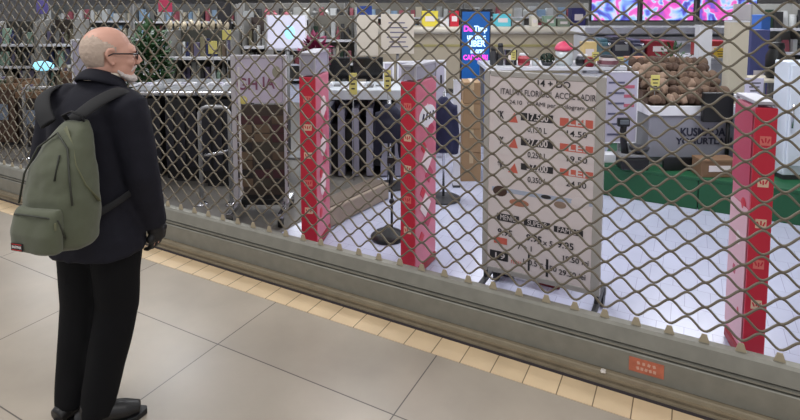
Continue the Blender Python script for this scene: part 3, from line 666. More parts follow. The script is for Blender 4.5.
# white post panels
def post(px0, px1, y0, D, z, mat, label, dep=.1, name='display_post'):
    t, wd, h = stand(name, label, 'post', px0, px1, y0, D, None, z)
    part('shaft', mat, t, (0, dep / 2, h / 2 + .01, wd, dep, h - .02)); part('foot', DGREY, t, (0, dep / 2, .012, wd * 1.03 + .004, dep * 1.03 + .004, .024)); part('cap', WHITE, t, (0, dep / 2, h - .008, wd + .006, dep + .006, .016))
post(700, 713, 25, 6.0, 0, WHITE, 'slim white post behind the brown heap')
# right-hand desk, post and cabinet on the platform
t, wd, zt = stand('service_desk', 'pale lavender service desk behind the right pedestal', 'desk', 745, 765, 97, 4.8, None, GZ)
part('body', LAV, t, (0, .08, zt * .47, wd - .02, .14, zt * .94)); part('top', WHITE, t, (0, .08, zt - .02, wd, .17, .04)); part('edge', DRED, t, (0, -.012, zt - .05, wd, .008, .02))
DZ = GZ + zt
post(731, 750, 21, 5.9, 0, CREAM, 'tall cream post behind the lavender service desk', .12)
card(745, 764, 78, 96, 4.93, LAV, 'lavender notice on the service desk right of the cream post', DZ, 'notice', 'notice_card')
carton(752, 770, 30, 6.6, 0, M('slate_blue', (78, 84, 136), 0.5), 'slate blue tall case behind the cream post', .2, 'case', 'tall_case')
carton(762, 771, 15, 7.1, 0, M('bright_blue', (60, 110, 190), 0.5), 'slim bright blue case behind the slate blue one', .2, 'case', 'tall_case')
jar(768, 786, 42, 6.05, .98, BLACK, BLACK, 'black rounded machine on the right behind the service desk', 'machine', 'coffee_machine'); 
part_t, wd, zt = stand('side_table', 'cream side table carrying the black rounded machine', 'table', 762, 797, 72, 5.9)
part('tabletop', CREAM, part_t, (0, .2, .965, wd, .4, .03))
for sx in (-1, 1):
    for yy in (.03, .37): part('leg', MGREY, part_t, (sx * (wd / 2 - .03), yy, .475, .04, .04, .95))
t, wd, zt = stand('tall_cabinet', 'tall pale blue-white cabinet at the right edge beside the pedestal', 'cabinet', 791, 818, 62, 4.62, None, GZ)
part('body', M('cabinet_white', (206, 214, 226), 0.35), t, (0, .11, zt / 2 + .02, wd, .18, zt - .04), bevel=.01); part('door', M('cabinet_door', (214, 222, 234), 0.3), t, (0, .008, zt * .55, wd - .03, .02, zt * .85)); rod('handle', CHROME, t, [(-wd * .35, -.015, zt * .45), (-wd * .35, -.015, zt * .65)], .008); part('plinth', DGREY, t, (0, .11, .02, wd - .02, .16, .04))
# lavender notice stand on the platform, black scale and brown carton
t, wd, zt = stand('notice_stand', 'lavender printed notice on a stand right of the price board', 'sign', 606, 638, 72, 5.2, None, GZ)
part('panel', LAV, t, (0, 0, zt - .34, wd, .012, .68)); part('frame', WHITE, t, (-wd / 2, 0, zt - .34, .012, .02, .69), (wd / 2, 0, zt - .34, .012, .02, .69), (0, 0, zt, wd, .02, .012), (0, 0, zt - .68, wd, .02, .012)); rod('pole', MGREY, t, [(0, .02, .02), (0, .02, zt - .3)], .014); part('foot', WHITE, t, (0, .02, .04, wd, .12, .08))
for q in range(6):
    b = B(); b2 = B()
    box(b, (-wd * .16, -.008, zt - .1 - q * .1), (wd * .5, .003, .018)); link('print', b, M('print_grey', (84, 84, 108), 0.6), t)
    if q < 3: box(b2, (wd * .24, -.008, zt - .14 - q * .09), (wd * .32, .003, .03)); link('red_print', b2, M('print_red', (176, 92, 110), 0.6), t)
x, y, wd, zt = spot(622, 650, 160, 4.98)
t = thing('weighing_scale', 'black weighing scale with a raised arm on the green platform', 'scale', (x, y, GZ), YAW)
part('base', BLACK, t, (0.0, .08, .06, wd, .16, .12), bevel=.02); part('tray', MGREY, t, (-.02, .08, .13, wd * .9, .16, .02)); rod('arm', BLACK, t, [(-.06, .09, .10), (-.08, .09, .24), (-.10, .07, .34), (-.10, .05, .42)], [.036, .030, .028, .03]); part('head', BLACK, t, (-.11, .04, .44, .11, .05, .08), bevel=.012); part('display', M('display_grey', (92, 98, 104), 0.3), t, (-.11, .012, .445, .08, .012, .04)); ball_ = link('weight_dish', lathe(B(), [(.02, 0), (.08, .03), (.09, .06), (.085, .062)], (.06, .08, .14)), DGREY, t, smooth=True)
carton(702, 738, 160, 4.78, GZ, BROWN, 'brown cardboard carton on the platform left of the right pedestal', .16)
part('panel', BLACK, thing('spare_board', 'dark grey board leaning along the platform under the lettered stand', 'board', pt(679, 172, 5.0).xy.to_3d() + Vector((0, 0, GZ)), YAW), (0, 0.0, .06, .3, .03, .12))
t, wd, zt = stand('checkout_monitor', 'black monitor in front of the heap beside the red pedestal', 'monitor', 703, 733, 92, 5.0, None, GZ)
part('screen_body', BLACK, t, (0, 0, zt - .14, wd, .05, .27), bevel=.008); rod('pole', BLACK, t, [(.12, .02, .02), (.12, .02, zt - .2)], .018); part('foot', BLACK, t, (.12, .01, .012, .18, .10, .024))

# menu screens hung from the ceiling
def screen_mat(k):
    m = M('screen_pictures_%d' % k, (60, 50, 110), 0.3); nt = m.node_tree; b = nt.nodes['Principled BSDF']
    tc = nt.nodes.new('ShaderNodeTexCoord'); mp = nt.nodes.new('ShaderNodeMapping'); mp.inputs['Location'].default_value = (k * 3.7, 0, k * 1.3)
    n = nt.nodes.new('ShaderNodeTexNoise'); n.inputs['Scale'].default_value = 3.4; n.inputs['Detail'].default_value = 2.5; n.inputs['Distortion'].default_value = 0.6
    cr = nt.nodes.new('ShaderNodeValToRGB'); el = cr.color_ramp.elements
    for p, c in ((.34, (46, 40, 96)), (.42, (92, 104, 220)), (.47, (150, 205, 245)), (.51, (230, 226, 250)), (.54, (250, 110, 200)), (.60, (240, 80, 180)), (.66, (120, 90, 200))):
        e = el.new(p); e.color = (*lin(c), 1)
    el.remove(el[0]); el.remove(el[-1])
    nt.links.new(tc.outputs['Object'], mp.inputs['Vector']); nt.links.new(mp.outputs[0], n.inputs['Vector']); nt.links.new(n.outputs['Fac'], cr.inputs[0])
    nt.links.new(cr.outputs[0], b.inputs['Emission Color']); b.inputs['Emission Strength'].default_value = 0.9
    return m
def lcg(seed):
    r = random.Random(seed); return r
for q, (a_, b_) in enumerate(((590, 638), (641, 694), (698, 757))):
    D = 8.6; x, y, wd, zb = spot(a_, b_, 21.5, D); hh = .62
    t = thing('menu_screen', ('lit menu screen with pink and blue pictures, leftmost above the counter', 'middle lit menu screen with a large pink picture on its right', 'rightmost lit menu screen beside the cream post')[q], 'screen', (x, y, zb), YAW)
    part('bezel', BLACK, t, (0, .03, hh / 2, wd, .06, hh)); part('panel', screen_mat(q), t, (0, -.004, hh / 2, wd - .04, .006, hh - .04))
    for sx in (-1, 1): rod('hanger', MGREY, t, [(sx * wd * .3, .04, hh), (sx * wd * .3, .04, 3.3 - zb)], .012)
t, wd, zt = stand('canopy_counter', 'long white counter under the menu screens', 'counter', 585, 765, 27, 9.3)
part('body', M('canopy_grey', (176, 176, 180), 0.5), t, (0, .4, zt * .44, wd - .1, .7, zt * .88)); part('top', WHITE, t, (0, .4, zt - .06, wd, .8, .10)); part('ledge', WHITE, t, (0, -.06, zt - .26, wd, .12, .05))

# far beige counter with goods on top
t, wd, zt = stand('long_counter', 'long beige counter with rounded edge far back in the shop', 'counter', 340, 592, 27, 10.8)
BZ = zt; part('body', M('beige_front', (168, 156, 134), 0.6, 0, .05), t, (0, .45, zt * .46, wd - .1, .8, zt * .92)); b = B(); box(b, (0, .42, zt - .07), (wd, .9, .14)); link('top', b, M('beige_top', (194, 186, 170), 0.45), t, bevel=.06, seg=4); part('kick', DGREY, t, (0, .1, .05, wd - .2, .1, .1)); part('stripe', M('olive_stripe', (150, 140, 90), 0.6), t, (0, .045, zt * .72, wd - .12, .012, .05))
goods = [(345, 356, 17, 'pale grey', (186, 186, 186)), (422, 438, 11, 'lemon yellow', (222, 204, 70)), (450, 459, 11, 'crimson', (190, 30, 50)), (495, 511, 14, 'turquoise', (96, 196, 212)), (532, 538, 16, 'ivory', (224, 216, 200)), (572, 586, 8, 'navy', (44, 42, 100)), (512, 524, 18, 'smoke grey', (140, 146, 146)), (545, 556, 16, 'mint green', (140, 166, 146)), (558, 570, 19, 'sage', (128, 140, 122)), (440, 449, 19, 'white', (214, 214, 216)), (463, 470, 18, 'tan', (164, 140, 112))]
for a_, b_, y_, cn, rgb in goods: carton(a_, b_, y_, 11.0, BZ, M('goods_' + cn.replace(' ', '_'), rgb, .5), cn + ' box standing on the long beige counter', .25)

# blue lit totem
t, wd, zt = stand('advertising_totem', 'tall blue lit advertising totem left of the price board', 'sign', 461, 491, 9, 7.05)
part('housing', M('totem_black', (20, 22, 30), 0.4), t, (0, .05, zt / 2, wd, .1, zt)); part('screen', M('totem_blue', (20, 76, 140), 0.3, emit=.6), t, (0, -.004, zt * .56, wd - .03, .008, zt * .84))
TPK, TWH = M('totem_pink', (236, 70, 200), .3, emit=1.0), M('totem_white', (190, 224, 255), .3, emit=1.1)
for s_, u_, py, sz, mt, wf in (('Da', -.26, 29, .10, TPK, .30), ('Timp', .16, 29, .10, TWH, .44), ('un bloc', .02, 37, .10, TWH, .62), ('LIBER', .02, 44, .11, TWH, .60), ('in oras', .06, 51, .10, TWH, .46), ('CADOURI', 0, 58, .09, TPK, .82)):
    text('lettering', s_, sz, mt, t, (u_ * wd, -.0095, pt(470, py, 7.05).z), 0, .001, wf * wd, bold=.004)
part('foot', BLACK, t, (0, .05, .02, wd + .14, .36, .04))

# kraft boxes stacked left of the board
z = 0
for q in range(4):
    x, y, wd, _ = spot(462, 482, 100, 5.5); h_ = (.30, .24, .26, .22)[q]
    t = thing('kraft_carton', ('kraft carton at the bottom of the stack left of the price board', 'second kraft carton from the floor in the stack left of the price board', 'third kraft carton from the floor in the stack left of the price board', 'topmost kraft carton of the stack under the blue totem')[q], 'box', (x, y, z), YAW + R((3, -4, 2, -2)[q]))
    part('body', M('kraft', (152, 124, 92), .8, 0, .08), t, (0, .15, h_ / 2 - .002, wd - .01 * q, .28, h_ - .004)); part('tape', M('tape', (186, 164, 130), .4), t, (0, .15, h_ - .002, .04, .282, .003), (0, .0085, h_ * .8, .04, .003, h_ * .35)); z += h_
# garments on stands
def garment(px0, px1, y0, D, mat, label, low=.45):
    t, wd, zt = stand('garment_stand', label.replace('jacket', 'jacket'), 'garment', px0, px1, y0, D)
    rod('pole', CHROME, t, [(0, 0, .02), (0, 0, zt + .04)], .012); link('foot', lathe(B(), [(.16, 0), (.16, .015), (.03, .03)]), DGREY, t)
    b = B(); loft(b, [(low, 0, 0, wd * .48, .10), (low + .2, 0, 0, wd * .46, .10), (zt - .2, 0, 0, wd * .42, .09), (zt - .06, 0, 0, wd * .40, .07), (zt, 0, 0, wd * .16, .05)], 22, 2.2)
    for s in (-1, 1): limb(b, [(s * wd * .36, 0, zt - .09), (s * wd * .52, .01, zt - .3), (s * wd * .54, .03, zt - .55)], [.06, .055, .045], 10)
    fuse('jacket', b, mat, t, .02, 3, lambda c: .01 * noise.noise(c * 8))
garment(434, 454, 96, 5.0, NAVY, 'navy jacket on a stand just right of the middle pedestal')
garment(378, 402, 104, 5.36, M('blue_black_cloth', (22, 24, 44), .8), 'blue-black jacket on a stand just left of the middle pedestal')
post(454, 461, 80, 5.3, 0, WHITE, 'narrow white post left of the kraft carton stack', .06)
# checkout lanes between the left and middle pedestal
t, wd, zt = stand('packing_counter', 'white-topped packing counter with open dark bays between two pedestals', 'counter', 322, 402, 90, 5.6)
part('top', M('grey_white_top', (190, 194, 200), .35), t, (0, .3, zt - .05, wd, .62, .10)); part('back_panel', BLACK, t, (0, .5, zt * .45, wd - .02, .02, zt * .9))
for q in range(6): part('divider', M('divider_grey', (150, 148, 164), .5), t, (-wd / 2 + .04 + (wd - .08) * q / 5, .28, (zt - .1) * .45, .07, .5, (zt - .1) * .86))
for q in range(5): part('bay_bin', BLACK, t, (-wd / 2 + .04 + (wd - .08) * (q + .5) / 5, .3, .30 + .05 * (q % 2), .09, .4, .5))
PZ = zt
card(349, 357, 73, 95, 5.5, YEL, 'yellow price card standing at the packing counter, left of two', 0); card(384, 391, 70, 92, 5.5, YEL, 'yellow price card on the packing counter beside the middle pedestal', 0)
for q, (a_, b_) in enumerate(((323, 350), (353, 383))):
    t, wd, zt = stand('black_monitor', ('black monitor above the packing counter beside the left pedestal', 'black monitor above the packing counter, right of the first')[q], 'monitor', a_, b_, 57, 6.48)
    part('screen_body', BLACK, t, (0, 0, zt - .13, wd, .06, .26), bevel=.008); part('screen', M('dead_screen', (10, 10, 12), .2), t, (0, -.031, zt - .13, wd - .03, .004, .22)); rod('pole', DGREY, t, [(0, .05, .02), (0, .05, zt - .15)], .03); part('foot', DGREY, t, (0, .05, .015, .3, .3, .03))
# white panels behind the middle pedestal
for q, (a_, b_, y_) in enumerate(((383, 394, 62), (397, 420, 61), (421, 446, 60))):
    t, wd, zt = stand('white_panel', ('slim pale panel behind the middle pedestal, leftmost', 'wide pale panel right behind the middle pedestal', 'pale panel with a dark handle behind the middle pedestal, rightmost')[q], 'panel', a_, b_, y_, 6.3)
    part('board', LAV, t, (0, 0, zt / 2 + .02, wd - .02, .03, zt - .06)); part('frame', WHITE, t, (-wd / 2 + .01, 0, zt / 2, .02, .04, zt), (wd / 2 - .01, 0, zt / 2, .02, .04, zt), (0, 0, zt - .01, wd - .04, .04, .02)); part('handle', BLACK, t, (wd * .3, -.025, zt * .8, .02, .02, .12))
# beige kerb block and black floor stand
p0, p1 = CAM.copy(), CAM.copy()
def onz(px, py):
    r = FW * F_PX + RT * (px - PX0) - UP * (py - PY0); return CAM + r * (-CAM.z / r.z)
p0, p1 = onz(331, 229), onz(390, 199); dd = p1 - p0; ang = math.atan2(dd.y, dd.x)
t = thing('kerb_block', 'long low beige block on the floor between the left and middle pedestals', 'barrier', ((p0 + p1) / 2).to_tuple(), ang)
part('body', M('kerb_beige', (150, 136, 122), .7, 0, .08), t, (0, .12, .08, dd.length, .22, .15), bevel=.012); part('top_strip', M('kerb_dark', (104, 92, 82), .6), t, (0, .12, .16, dd.length - .02, .16, .012)); part('foot_strip', DGREY, t, (0, .12, .006, dd.length - .04, .18, .012))
p0 = onz(388, 238); t = thing('floor_stand', 'thin black pole stand with a heavy base left of the middle pedestal', 'stand', p0.to_tuple(), YAW)
link('base', lathe(B(), [(.13, 0), (.135, .02), (.10, .05), (.04, .08), (.02, .1)]), BLACK, t, smooth=True); rod('pole', BLACK, t, [(.03, 0, .07), (.03, 0, .62)], .010); part('clip', BLACK, t, (.03, -.01, .62, .07, .03, .05)); link('knob', ball(B(), (.03, -.02, .3), .022), BLACK, t, smooth=True)
# rolling picture stand
t, wd, zt = stand('picture_stand', 'rolling white-framed stand with a pale poster above and dark brown pictures below', 'sign', 231, 286, 55, 4.55)
part('frame', M('frame_silver', (188, 184, 190), .4, .2), t, (-wd / 2 + .02, 0, zt / 2 + .06, .04, .05, zt - .12), (wd / 2 - .012, 0, zt / 2 + .06, .024, .05, zt - .12), (0, 0, zt - .012, wd - .06, .05, .024), bevel=.005)
zs = pt(250, 104, 4.55).z
up = part('poster', M('stand_poster', (190, 182, 200), .5, 0, .04), t, (0, -.006, (zt + zs) / 2 - .01, wd - .06, .02, zt - zs - .03))
text('lettering', 'IGH', .14, M('poster_maroon', (122, 70, 96), .6), up, (-.11, -.018, zs + .16), 0, .001, .2, bold=.002); text('lettering', 'IA', .14, MATS['poster_maroon'], up, (.08, -.018, zs + .17), 0, .001, .1, bold=.002)
link('flower_picture', ball(B(), (-.13, -.018, zs + .03), (.035, .003, .035), None, 12, 8), YEL, up); link('round_picture', ball(B(), (.15, -.018, zt - .14), (.035, .003, .05), None, 12, 8), M('pic_olive', (150, 148, 130), .6), up)
lo = part('lower_panel', M('dark_brown_picture', (58, 48, 41), .6, 0, .3, 6), t, (0.03, -.004, (zs + .22) / 2 - .03, wd - .10, .02, zs - .18))
r_ = lcg(9); lc = [M('pic_brown', (82, 66, 50), .6), M('pic_maroon', (66, 32, 38), .6), M('pic_black', (34, 30, 29), .6), M('pic_tan', (98, 80, 62), .6), M('pic_green', (60, 56, 46), .6)]
for q in range(8):
    for k in range(3): part('picture', lc[r_.randrange(5)], lo, (-.13 + .15 * k, -.016, .30 + q * (zs - .36) / 8, .13, .006, (zs - .4) / 8.6), bevel=.0)
part('side_edge', M('edge_white', (210, 206, 206), .5), t, (-wd / 2 + .065, -.012, zt * .5, .02, .02, zt - .2))
part('base_bar', CHROME, t, (-wd / 2 + .02, 0, .10, .04, .5, .04), (wd / 2 - .02, 0, .10, .04, .5, .04), (0, 0, .13, wd - .08, .04, .04)); part('basket', BLACK, t, (0.02, .03, .17, wd - .14, .3, .05))
for sx in (-1, 1):
    for sy in (-1, 1):
        wh = link('wheel', tube(B(), [(sx * (wd / 2 - .02) - .016, sy * .22, .045), (sx * (wd / 2 - .02) + .016, sy * .22, .045)], .045, 16), BLACK, t); part('fork', CHROME, wh, (sx * (wd / 2 - .02), sy * .22, .085, .045, .03, .03))
# chrome entry gates
def gate(px0, px1, y0, D, label, z1=.5):
    t, wd, zt = stand('entry_gate', label, 'gate', px0, px1, y0, D)
    rod('frame', M('gate_tube', (168, 168, 170), .35, .5), t, [(-wd / 2, 0, .02), (-wd / 2, 0, zt - .05), (-wd / 2 + .03, 0, zt - .012), (-wd / 2 + .06, 0, zt), (wd / 2 - .06, 0, zt), (wd / 2 - .03, 0, zt - .012), (wd / 2, 0, zt - .05), (wd / 2, 0, .02)], .018, 12)
    rod('crossbar', CHROME, t, [(-wd / 2, 0, zt * z1), (wd / 2, 0, zt * z1 + .05)], .016)
    for s in (-1, 1): link('foot', lathe(B(), [(.055, 0), (.055, .012), (.03, .03)], (s * wd / 2, 0, 0)), CHROME, t, smooth=True)
gate(199, 229, 107, 4.85, 'chrome tube gate left of the rolling picture stand'); gate(23, 56, 88, 6.3, 'chrome tube gate near the left edge behind the person', .45)
# black checkout counters left
for q, (a_, b_, D) in enumerate(((126, 160, 5.6), (162, 196, 5.45), (198, 234, 5.3))):
    t, wd, zt = stand('checkout_counter', ('black checkout counter right beside the head of the person', 'middle black checkout counter behind the shutter', 'black checkout counter behind the chrome gate')[q], 'counter', a_, b_, 90, D)
    part('body', M('black_laminate', (14, 14, 19), .4), t, (0, .4, zt * .47, wd - .03, .75, zt * .86)); part('top', M('counter_grey', (128, 130, 134), .35), t, (0, .4, zt - .03, wd, .82, .06)); part('kick', DGREY, t, (0, .4, .03, wd - .1, .7, .06)); part('edge_rail', CHROME, t, (0, -.02, zt - .03, wd, .014, .03))
    for k in range(3): part('front_panel', M('black_navy_panel', (20, 20, 32), .5), t, (-wd / 3 + k * wd / 3, .018, zt * .47, wd / 3 - .03, .012, zt * .6))
    for k in range(4):
        o, w2, h2 = stand('till_tray', 'small white tray on the black checkout counters', 'tray', a_ + 2 + k * 8, a_ + 8 + k * 8, 84 + (k % 2) * 2, D + .2 + .1 * (k % 2), 'white trays on the black counters', zt)
        part('tray_base', WHITE, o, (0, .05, .012, w2, .1, .024)); part('tray_content', (MGREY, CREAM, LAV)[k % 3], o, (0, .05, h2 / 2 + .012, w2 * .8, .08, max(.02, h2 - .024)))
# tall plants, lit sign boxes, notices
def bush(px0, px1, y0, D, label, mat, seed, n=420, pot=DGREY):
    t, wd, zt = stand('potted_shrub', label, 'plant', px0, px1, y0, D)
    link('pot', lathe(B(), [(.16, 0), (.22, .4), (.23, .42)]), pot, t, smooth=True); rod('stem', BROWN, t, [(0, 0, .35), (.02, 0, zt * .8)], .02); link('foliage', foliage(wd, .5, zt, n, mat, seed, .11), mat, t)
bush(130, 166, 24, 6.6, 'bushy green shrub in front of the face of the person', LEAF, 11, 700)
t, wd, zt = stand('magenta_plant', 'dark magenta leafy plant above the left pedestal', 'plant', 301, 328, 31, 5.4)
link('pot', lathe(B(), [(.10, 0), (.13, zt - .42), (.14, zt - .36)]), WHITE, t, smooth=True); link('foliage', foliage(wd * .9, zt - .38, zt - .05, 160, None, 5, .09), M('magenta_leaf', (112, 18, 62), .6), t)
t, wd, zt = stand('lit_board', 'bright white lit board above the rolling picture stand', 'sign', 266, 306, 15, 6.3)
hh = zt - pt(280, 50, 6.3).z; part('housing', WHITE, t, (0, .03, zt - hh / 2, wd, .05, hh)); part('lit_face', M('lit_white', (206, 206, 226), .4, emit=.38), t, (0, .002, zt - hh / 2, wd - .03, .006, hh - .03)); rod('pole', MGREY, t, [(0, .04, .02), (0, .04, zt - hh * .6)], .025); part('foot', MGREY, t, (0, .04, .015, .4, .3, .03)); link('cyan_mark', ball(B(), (.04, -.003, zt - hh * .5), (.06, .003, .08), None, 12, 8), M('lit_cyan', (150, 215, 245), .4, emit=.9), t)
for q, (a_, b_, y_, y2) in enumerate(((357, 378, 15, 56), (381, 414, 14, 54))):
    t, wd, zt = stand('notice_board', ('narrow blank cream notice board above the packing counter', 'wide cream notice board with lines of writing above the packing counter')[q], 'sign', a_, b_, y_, 7.0); hh = zt - pt(a_, y2, 7.0).z
    part('board', M('cream_board', (208, 198, 184), .6, 0, .04), t, (0, 0, zt - hh / 2, wd, .03, hh)); rod('pole', MGREY, t, [(0, .03, .02), (0, .03, zt - hh * .5)], .02); part('foot', MGREY, t, (0, .03, .015, .35, .3, .03))
    if q:
        b = B()
        for k in range(6): box(b, (.01 * ((k % 3) - 1), -.017, zt - hh * (.22 + .12 * k)), (wd * (.5 + .1 * (k % 2)), .003, hh * .028))
        link('print', b, M('print_violet', (96, 92, 120), .6), t)
t, wd, zt = stand('oval_sign', 'glowing pale cyan oval sign behind the left edge of the shutter', 'sign', 31, 54, 61, 7.8); hh = zt - pt(40, 71, 7.8).z
link('lit_face', ball(B(), (0, 0, zt - hh / 2), (wd / 2, .03, hh / 2), None, 20, 10), M('oval_cyan', (150, 222, 246), .4, emit=1.0), t, smooth=True); rod('pole', MGREY, t, [(0, .035, .02), (0, .035, zt - hh / 2)], .02); part('foot', MGREY, t, (0, .03, .015, .35, .3, .03))
t, wd, zt = stand('white_panel', 'pale lavender panel behind the head of the person', 'panel', 72, 98, 40, 6.4)
part('board', LAV, t, (0, 0, zt / 2, wd - .03, .03, zt - .04)); part('frame', WHITE, t, (-wd / 2, 0, zt / 2, .02, .04, zt), (wd / 2, 0, zt / 2, .02, .04, zt), (0, 0, zt, wd, .04, .02))

# shelf units with goods, each carton, bottle and bag its own object
protos = {}
def proto(kind, mat, cn):
    key = (kind, mat.name)
    if key in protos: return dup(protos[key]), False
    b = B()
    if kind == 'carton': box(b, (0, 0, .5), (1, 1, 1)); box(b, (0, -.02, .5), (.7, 1, .4))
    elif kind == 'bottle': lathe(b, [(.48, 0), (.5, .04), (.5, .58), (.2, .76), (.18, .94), (.24, .95), (.24, 1)], (0, 0, 0), 10)
    elif kind == 'pouch': loft(b, [(0, 0, 0, .48, .4), (.1, 0, 0, .5, .42), (.6, 0, 0, .47, .3), (.95, 0, 0, .45, .05), (1, 0, 0, .45, .04)], 12, 3)
    else: lathe(b, [(.5, 0), (.5, .78), (.42, .82), (.46, .84), (.46, 1)], (0, 0, 0), 10)
    o = link(kind, b, mat, None); protos[key] = o; return o, True
PAL = {'dull': [('grey', (104, 104, 102)), ('olive', (92, 92, 74)), ('brown', (98, 82, 68)), ('pale grey', (176, 176, 172)), ('white', (206, 208, 208)), ('charcoal', (54, 54, 56)), ('dusty violet', (96, 90, 116)), ('khaki', (132, 124, 98)), ('pale green', (150, 178, 160)), ('dark blue', (40, 46, 84))],
       'light': [('white', (214, 214, 214)), ('cream', (206, 196, 174)), ('pale grey', (176, 176, 172)), ('beige', (178, 164, 142)), ('grey', (104, 104, 102)), ('charcoal', (54, 54, 56)), ('dark blue', (40, 46, 84)), ('dark green', (44, 66, 50)), ('rose', (170, 92, 104))],
       'far': [('white', (214, 214, 214)), ('pale grey', (176, 176, 172)), ('white', (214, 214, 214)), ('cream', (206, 196, 174)), ('charcoal', (54, 54, 56)), ('grey', (104, 104, 102)), ('pale blue', (150, 178, 206)), ('rose', (170, 92, 104))],
       'mixed': [('white', (214, 214, 214)), ('pale blue', (150, 178, 206)), ('cream', (206, 196, 174)), ('grey', (104, 104, 102)), ('red', (180, 44, 54)), ('yellow', (214, 192, 80)), ('brown', (98, 82, 68)), ('charcoal', (54, 54, 56)), ('green', (74, 110, 80))]}
def shelves(label, short, px0, px1, y0, D, pal, ns, npr, seed, rz=YAW, back=(86, 84, 80), dep=.42):
    t, wd, zt = stand('shelf_unit', label, 'shelf unit', px0, px1, y0, D, None, 0, rz); r_ = lcg(seed)
    bm_ = M('shelf_back_%d' % back[0], back, .6); sm_ = M('shelf_board', (150, 148, 144), .5)
    part('back_panel', bm_, t, (0, dep, zt / 2, wd, .03, zt))
    for s in (-1, 1): part('upright', sm_, t, (s * (wd / 2 - .015), dep / 2, zt / 2, .03, dep - .03, zt))
    step = (zt - .12) / ns
    for k in range(ns):
        zk = .10 + step * k; part('shelf', sm_, t, (0, dep / 2, zk, wd - .064, dep - .034, .025)); part('price_rail', WHITE, t, (0, -.008, zk, wd - .06, .012, .04))
        if zk + step < .45: continue           # lowest boards are hidden behind the counters in front
        x = -wd / 2 + .06
        while x < wd / 2 - .08:
            w_ = r_.uniform(.6, 1.25) * wd / npr; h_ = r_.uniform(.5, .86) * (step - .03)
            kind = r_.choice(('carton', 'carton', 'bottle', 'pouch', 'tub')); cn, rgb = r_.choice(PAL[pal])
            w_ = min(w_, wd / 2 - .05 - x)
            if w_ < .04: break
            o, first = proto(kind, M('pack_' + cn.replace(' ', '_'), rgb, .5), cn)
            g = 'goods on ' + short
            tag(o, '%s %s on %s' % (cn, kind, short), {'tub': 'tub', 'pouch': 'bag', 'carton': 'box', 'bottle': 'bottle'}[kind], '%s %ss on %s' % (cn, kind, short))
            loc = t.location + Matrix.Rotation(rz, 3, 'Z') @ Vector((x + w_ / 2, .13 + r_.uniform(0, .06), zk + .013))
            o.location = loc; o.rotation_euler = (0, 0, rz); o.scale = (w_ * .92, min(.2, w_), h_); x += w_ * (1.0 + r_.uniform(0, .12))
shelves('grey shelf unit of dull goods at the far left edge', 'the far left shelf unit', -14, 34, 22, 8.6, 'dull', 4, 9, 1, back=(58, 56, 52))
shelves('brown shelf unit of dull goods left of the head of the person', 'the shelf unit left of the head', 36, 74, 20, 8.2, 'dull', 4, 8, 2, back=(62, 54, 48))
shelves('low shelf unit of mottled goods behind the black checkout counters', 'the low shelf unit behind the black counters', 166, 232, 31, 7.0, 'dull', 4, 12, 3, back=(66, 66, 60))
shelves('tall shelf unit of brown goods above the rolling picture stand', 'the shelf unit left of the lit board', 241, 266, 18, 7.3, 'dull', 4, 7, 4, back=(70, 58, 54))
shelves('pale shelf unit right of the lit board', 'the pale shelf unit right of the lit board', 308, 356, 16, 8.6, 'light', 4, 9, 5, back=(140, 136, 126))
shelves('far shelf unit of pale goods above the person', 'the far shelf unit at top left', 40, 130, 5, 11.5, 'far', 5, 16, 6, back=(110, 112, 112))
shelves('far shelf unit of pale goods above the black counters', 'the far shelf unit above the black counters', 132, 236, 4, 10.5, 'far', 5, 18, 7, back=(108, 108, 106))
shelves('far shelf unit of pale goods behind the lit board', 'the far shelf unit behind the lit board', 238, 345, 3, 12.0, 'far', 5, 16, 8, back=(116, 114, 110))
shelves('far shelf unit of mixed goods behind the beige counter, left half', 'the shelf unit behind the left half of the beige counter', 346, 462, 3, 13.0, 'far', 5, 16, 9, back=(140, 138, 134))
shelves('far shelf unit of mixed goods behind the beige counter, right half', 'the shelf unit behind the right half of the beige counter', 464, 590, 3, 13.4, 'far', 5, 16, 10, back=(150, 148, 144))
shelves('shelf unit of mixed goods at the far right behind the blue cases', 'the far right shelf unit', 752, 815, 4, 7.6, 'light', 5, 9, 11, back=(176, 176, 172))
t, wd, zt = stand('banner', 'narrow dark banner at the top left of the rolling picture stand', 'banner', 217, 231, 2, 8.0)
part('cloth', M('banner_dark', (30, 28, 32), .8), t, (0, 0, zt - .28, wd, .02, .56)); rod('pole', MGREY, t, [(0, .02, 0), (0, .02, zt)], .015); part('foot', MGREY, t, (0, .02, .015, .3, .3, .03))
for q, (a_, b_, y_, y2, D, mat, lb_) in enumerate(((208, 217, 41, 54, 6.4, YEL, 'yellow card above the black counters, lower of two'), (222, 231, 30, 40, 6.6, YEL, 'yellow card above the black counters, upper of two'), (158, 172, 0, 12, 8.8, M('rose_card', (186, 60, 92), .5), 'rose pink card at the top above the shrub'), (36, 48, 0, 14, 9.6, M('violet_card', (74, 66, 120), .5), 'violet card at the top left of the shelves'), (357, 372, 6, 15, 8.6, M('blue_card', (50, 82, 170), .5), 'blue card above the narrow cream notice board'))):
    card(a_, b_, y_, y2, D, mat, lb_, 0, mark=False)

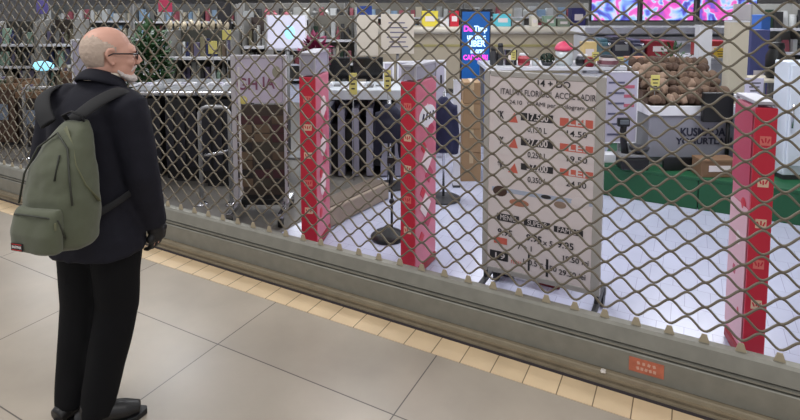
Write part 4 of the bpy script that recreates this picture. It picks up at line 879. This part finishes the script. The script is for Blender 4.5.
# cream vases on the low shelf unit, clutter on the packing counter, brown bins at the far left
LOWZ = pt(200, 31, 7.0).z
for q in range(9):
    t, wd, h = stand('cream_vase', 'cream oval vase in the row above the low shelf unit behind the counters', 'vase', 167 + q * 7.1, 172.4 + q * 7.1, 19 + (q % 3), 7.2, 'cream vases on the low shelf unit', LOWZ)
    link('vessel', lathe(B(), [(wd * .25, 0), (wd * .5, h * .45), (wd * .42, h * .8), (wd * .2, h * .92)]), M('vase_cream', (200, 186, 160), .45), t, smooth=True); link('rim', lathe(B(), [(wd * .2, h * .9), (wd * .26, h)]), CREAM, t, smooth=True)
for q, (a_, mat, lb_) in enumerate(((326, WHITE, 'small white box at the left end of the packing counter'), (334, MGREY, 'small grey box second from the left on the packing counter'), (342, LAV, 'small lavender box third from the left on the packing counter'), (359, WHITE, 'small white box right of the first yellow card on the packing counter'), (367, MGREY, 'small grey box in the middle right of the packing counter'), (375, CREAM, 'small cream box near the right end of the packing counter'))):
    carton(a_, a_ + 6, 83 + (q % 3) * 2, 5.75 + .08 * (q % 2), PZ, mat, lb_, .1)
BR2 = M('bin_brown', (84, 62, 48), .7, 0, .2, 6)
for q, (a_, b_, y_, D, mat, lb_) in enumerate(((-22, 14, 84, 6.9, BR2, 'brown wooden bin at the left edge behind the shutter'), (15, 38, 92, 6.8, M('bin_dark', (48, 40, 36), .7, 0, .2, 6), 'dark brown bin behind the left chrome gate'), (60, 76, 72, 7.0, BR2, 'brown bin behind the left shoulder of the person'))):
    t, wd, zt = stand('display_bin', lb_, 'bin', a_, b_, y_, D)
    part('body', mat, t, (0, .25, zt * .45 + .02, wd - .03, .48, zt * .9 - .04)); part('rim', BROWN, t, (0, .01, zt - .04, wd, .03, .08), (0, .49, zt - .04, wd, .03, .08), (-wd / 2 + .01, .25, zt - .04, .02, .45, .08), (wd / 2 - .01, .25, zt - .04, .02, .45, .08)); part('front_sign', M('bin_sign', (122, 132, 148), .5), t, (0.02, -.004, zt * .55, wd * .5, .008, zt * .26)); part('plinth', DGREY, t, (0, .25, .02, wd - .06, .44, .04))
    for k in range(5):
        for j in range(2):
            o, w2, h2 = stand('bin_packet', 'small packet in the %s' % ('brown bin at the left edge', 'dark brown bin', 'brown bin behind the shoulder')[q], 'packet', a_ + 2 + k * (b_ - a_ - 4) / 5, a_ + (k + .85) * (b_ - a_ - 4) / 5, y_ - 7 + 3 * ((k + j) % 2), D + .12 + .2 * j, 'packets in the ' + ('brown bin at the left edge', 'dark brown bin', 'brown bin behind the shoulder')[q], zt * .9 + .001)
            part('wrap', (M('pk_tan', (128, 112, 92), .5), M('pk_violet', (92, 84, 112), .5), M('pk_white', (196, 196, 194), .5), M('pk_green', (88, 102, 76), .5))[(k + 2 * j) % 4], o, (0, .04, h2 / 2, w2, .08, h2), bevel=.01)
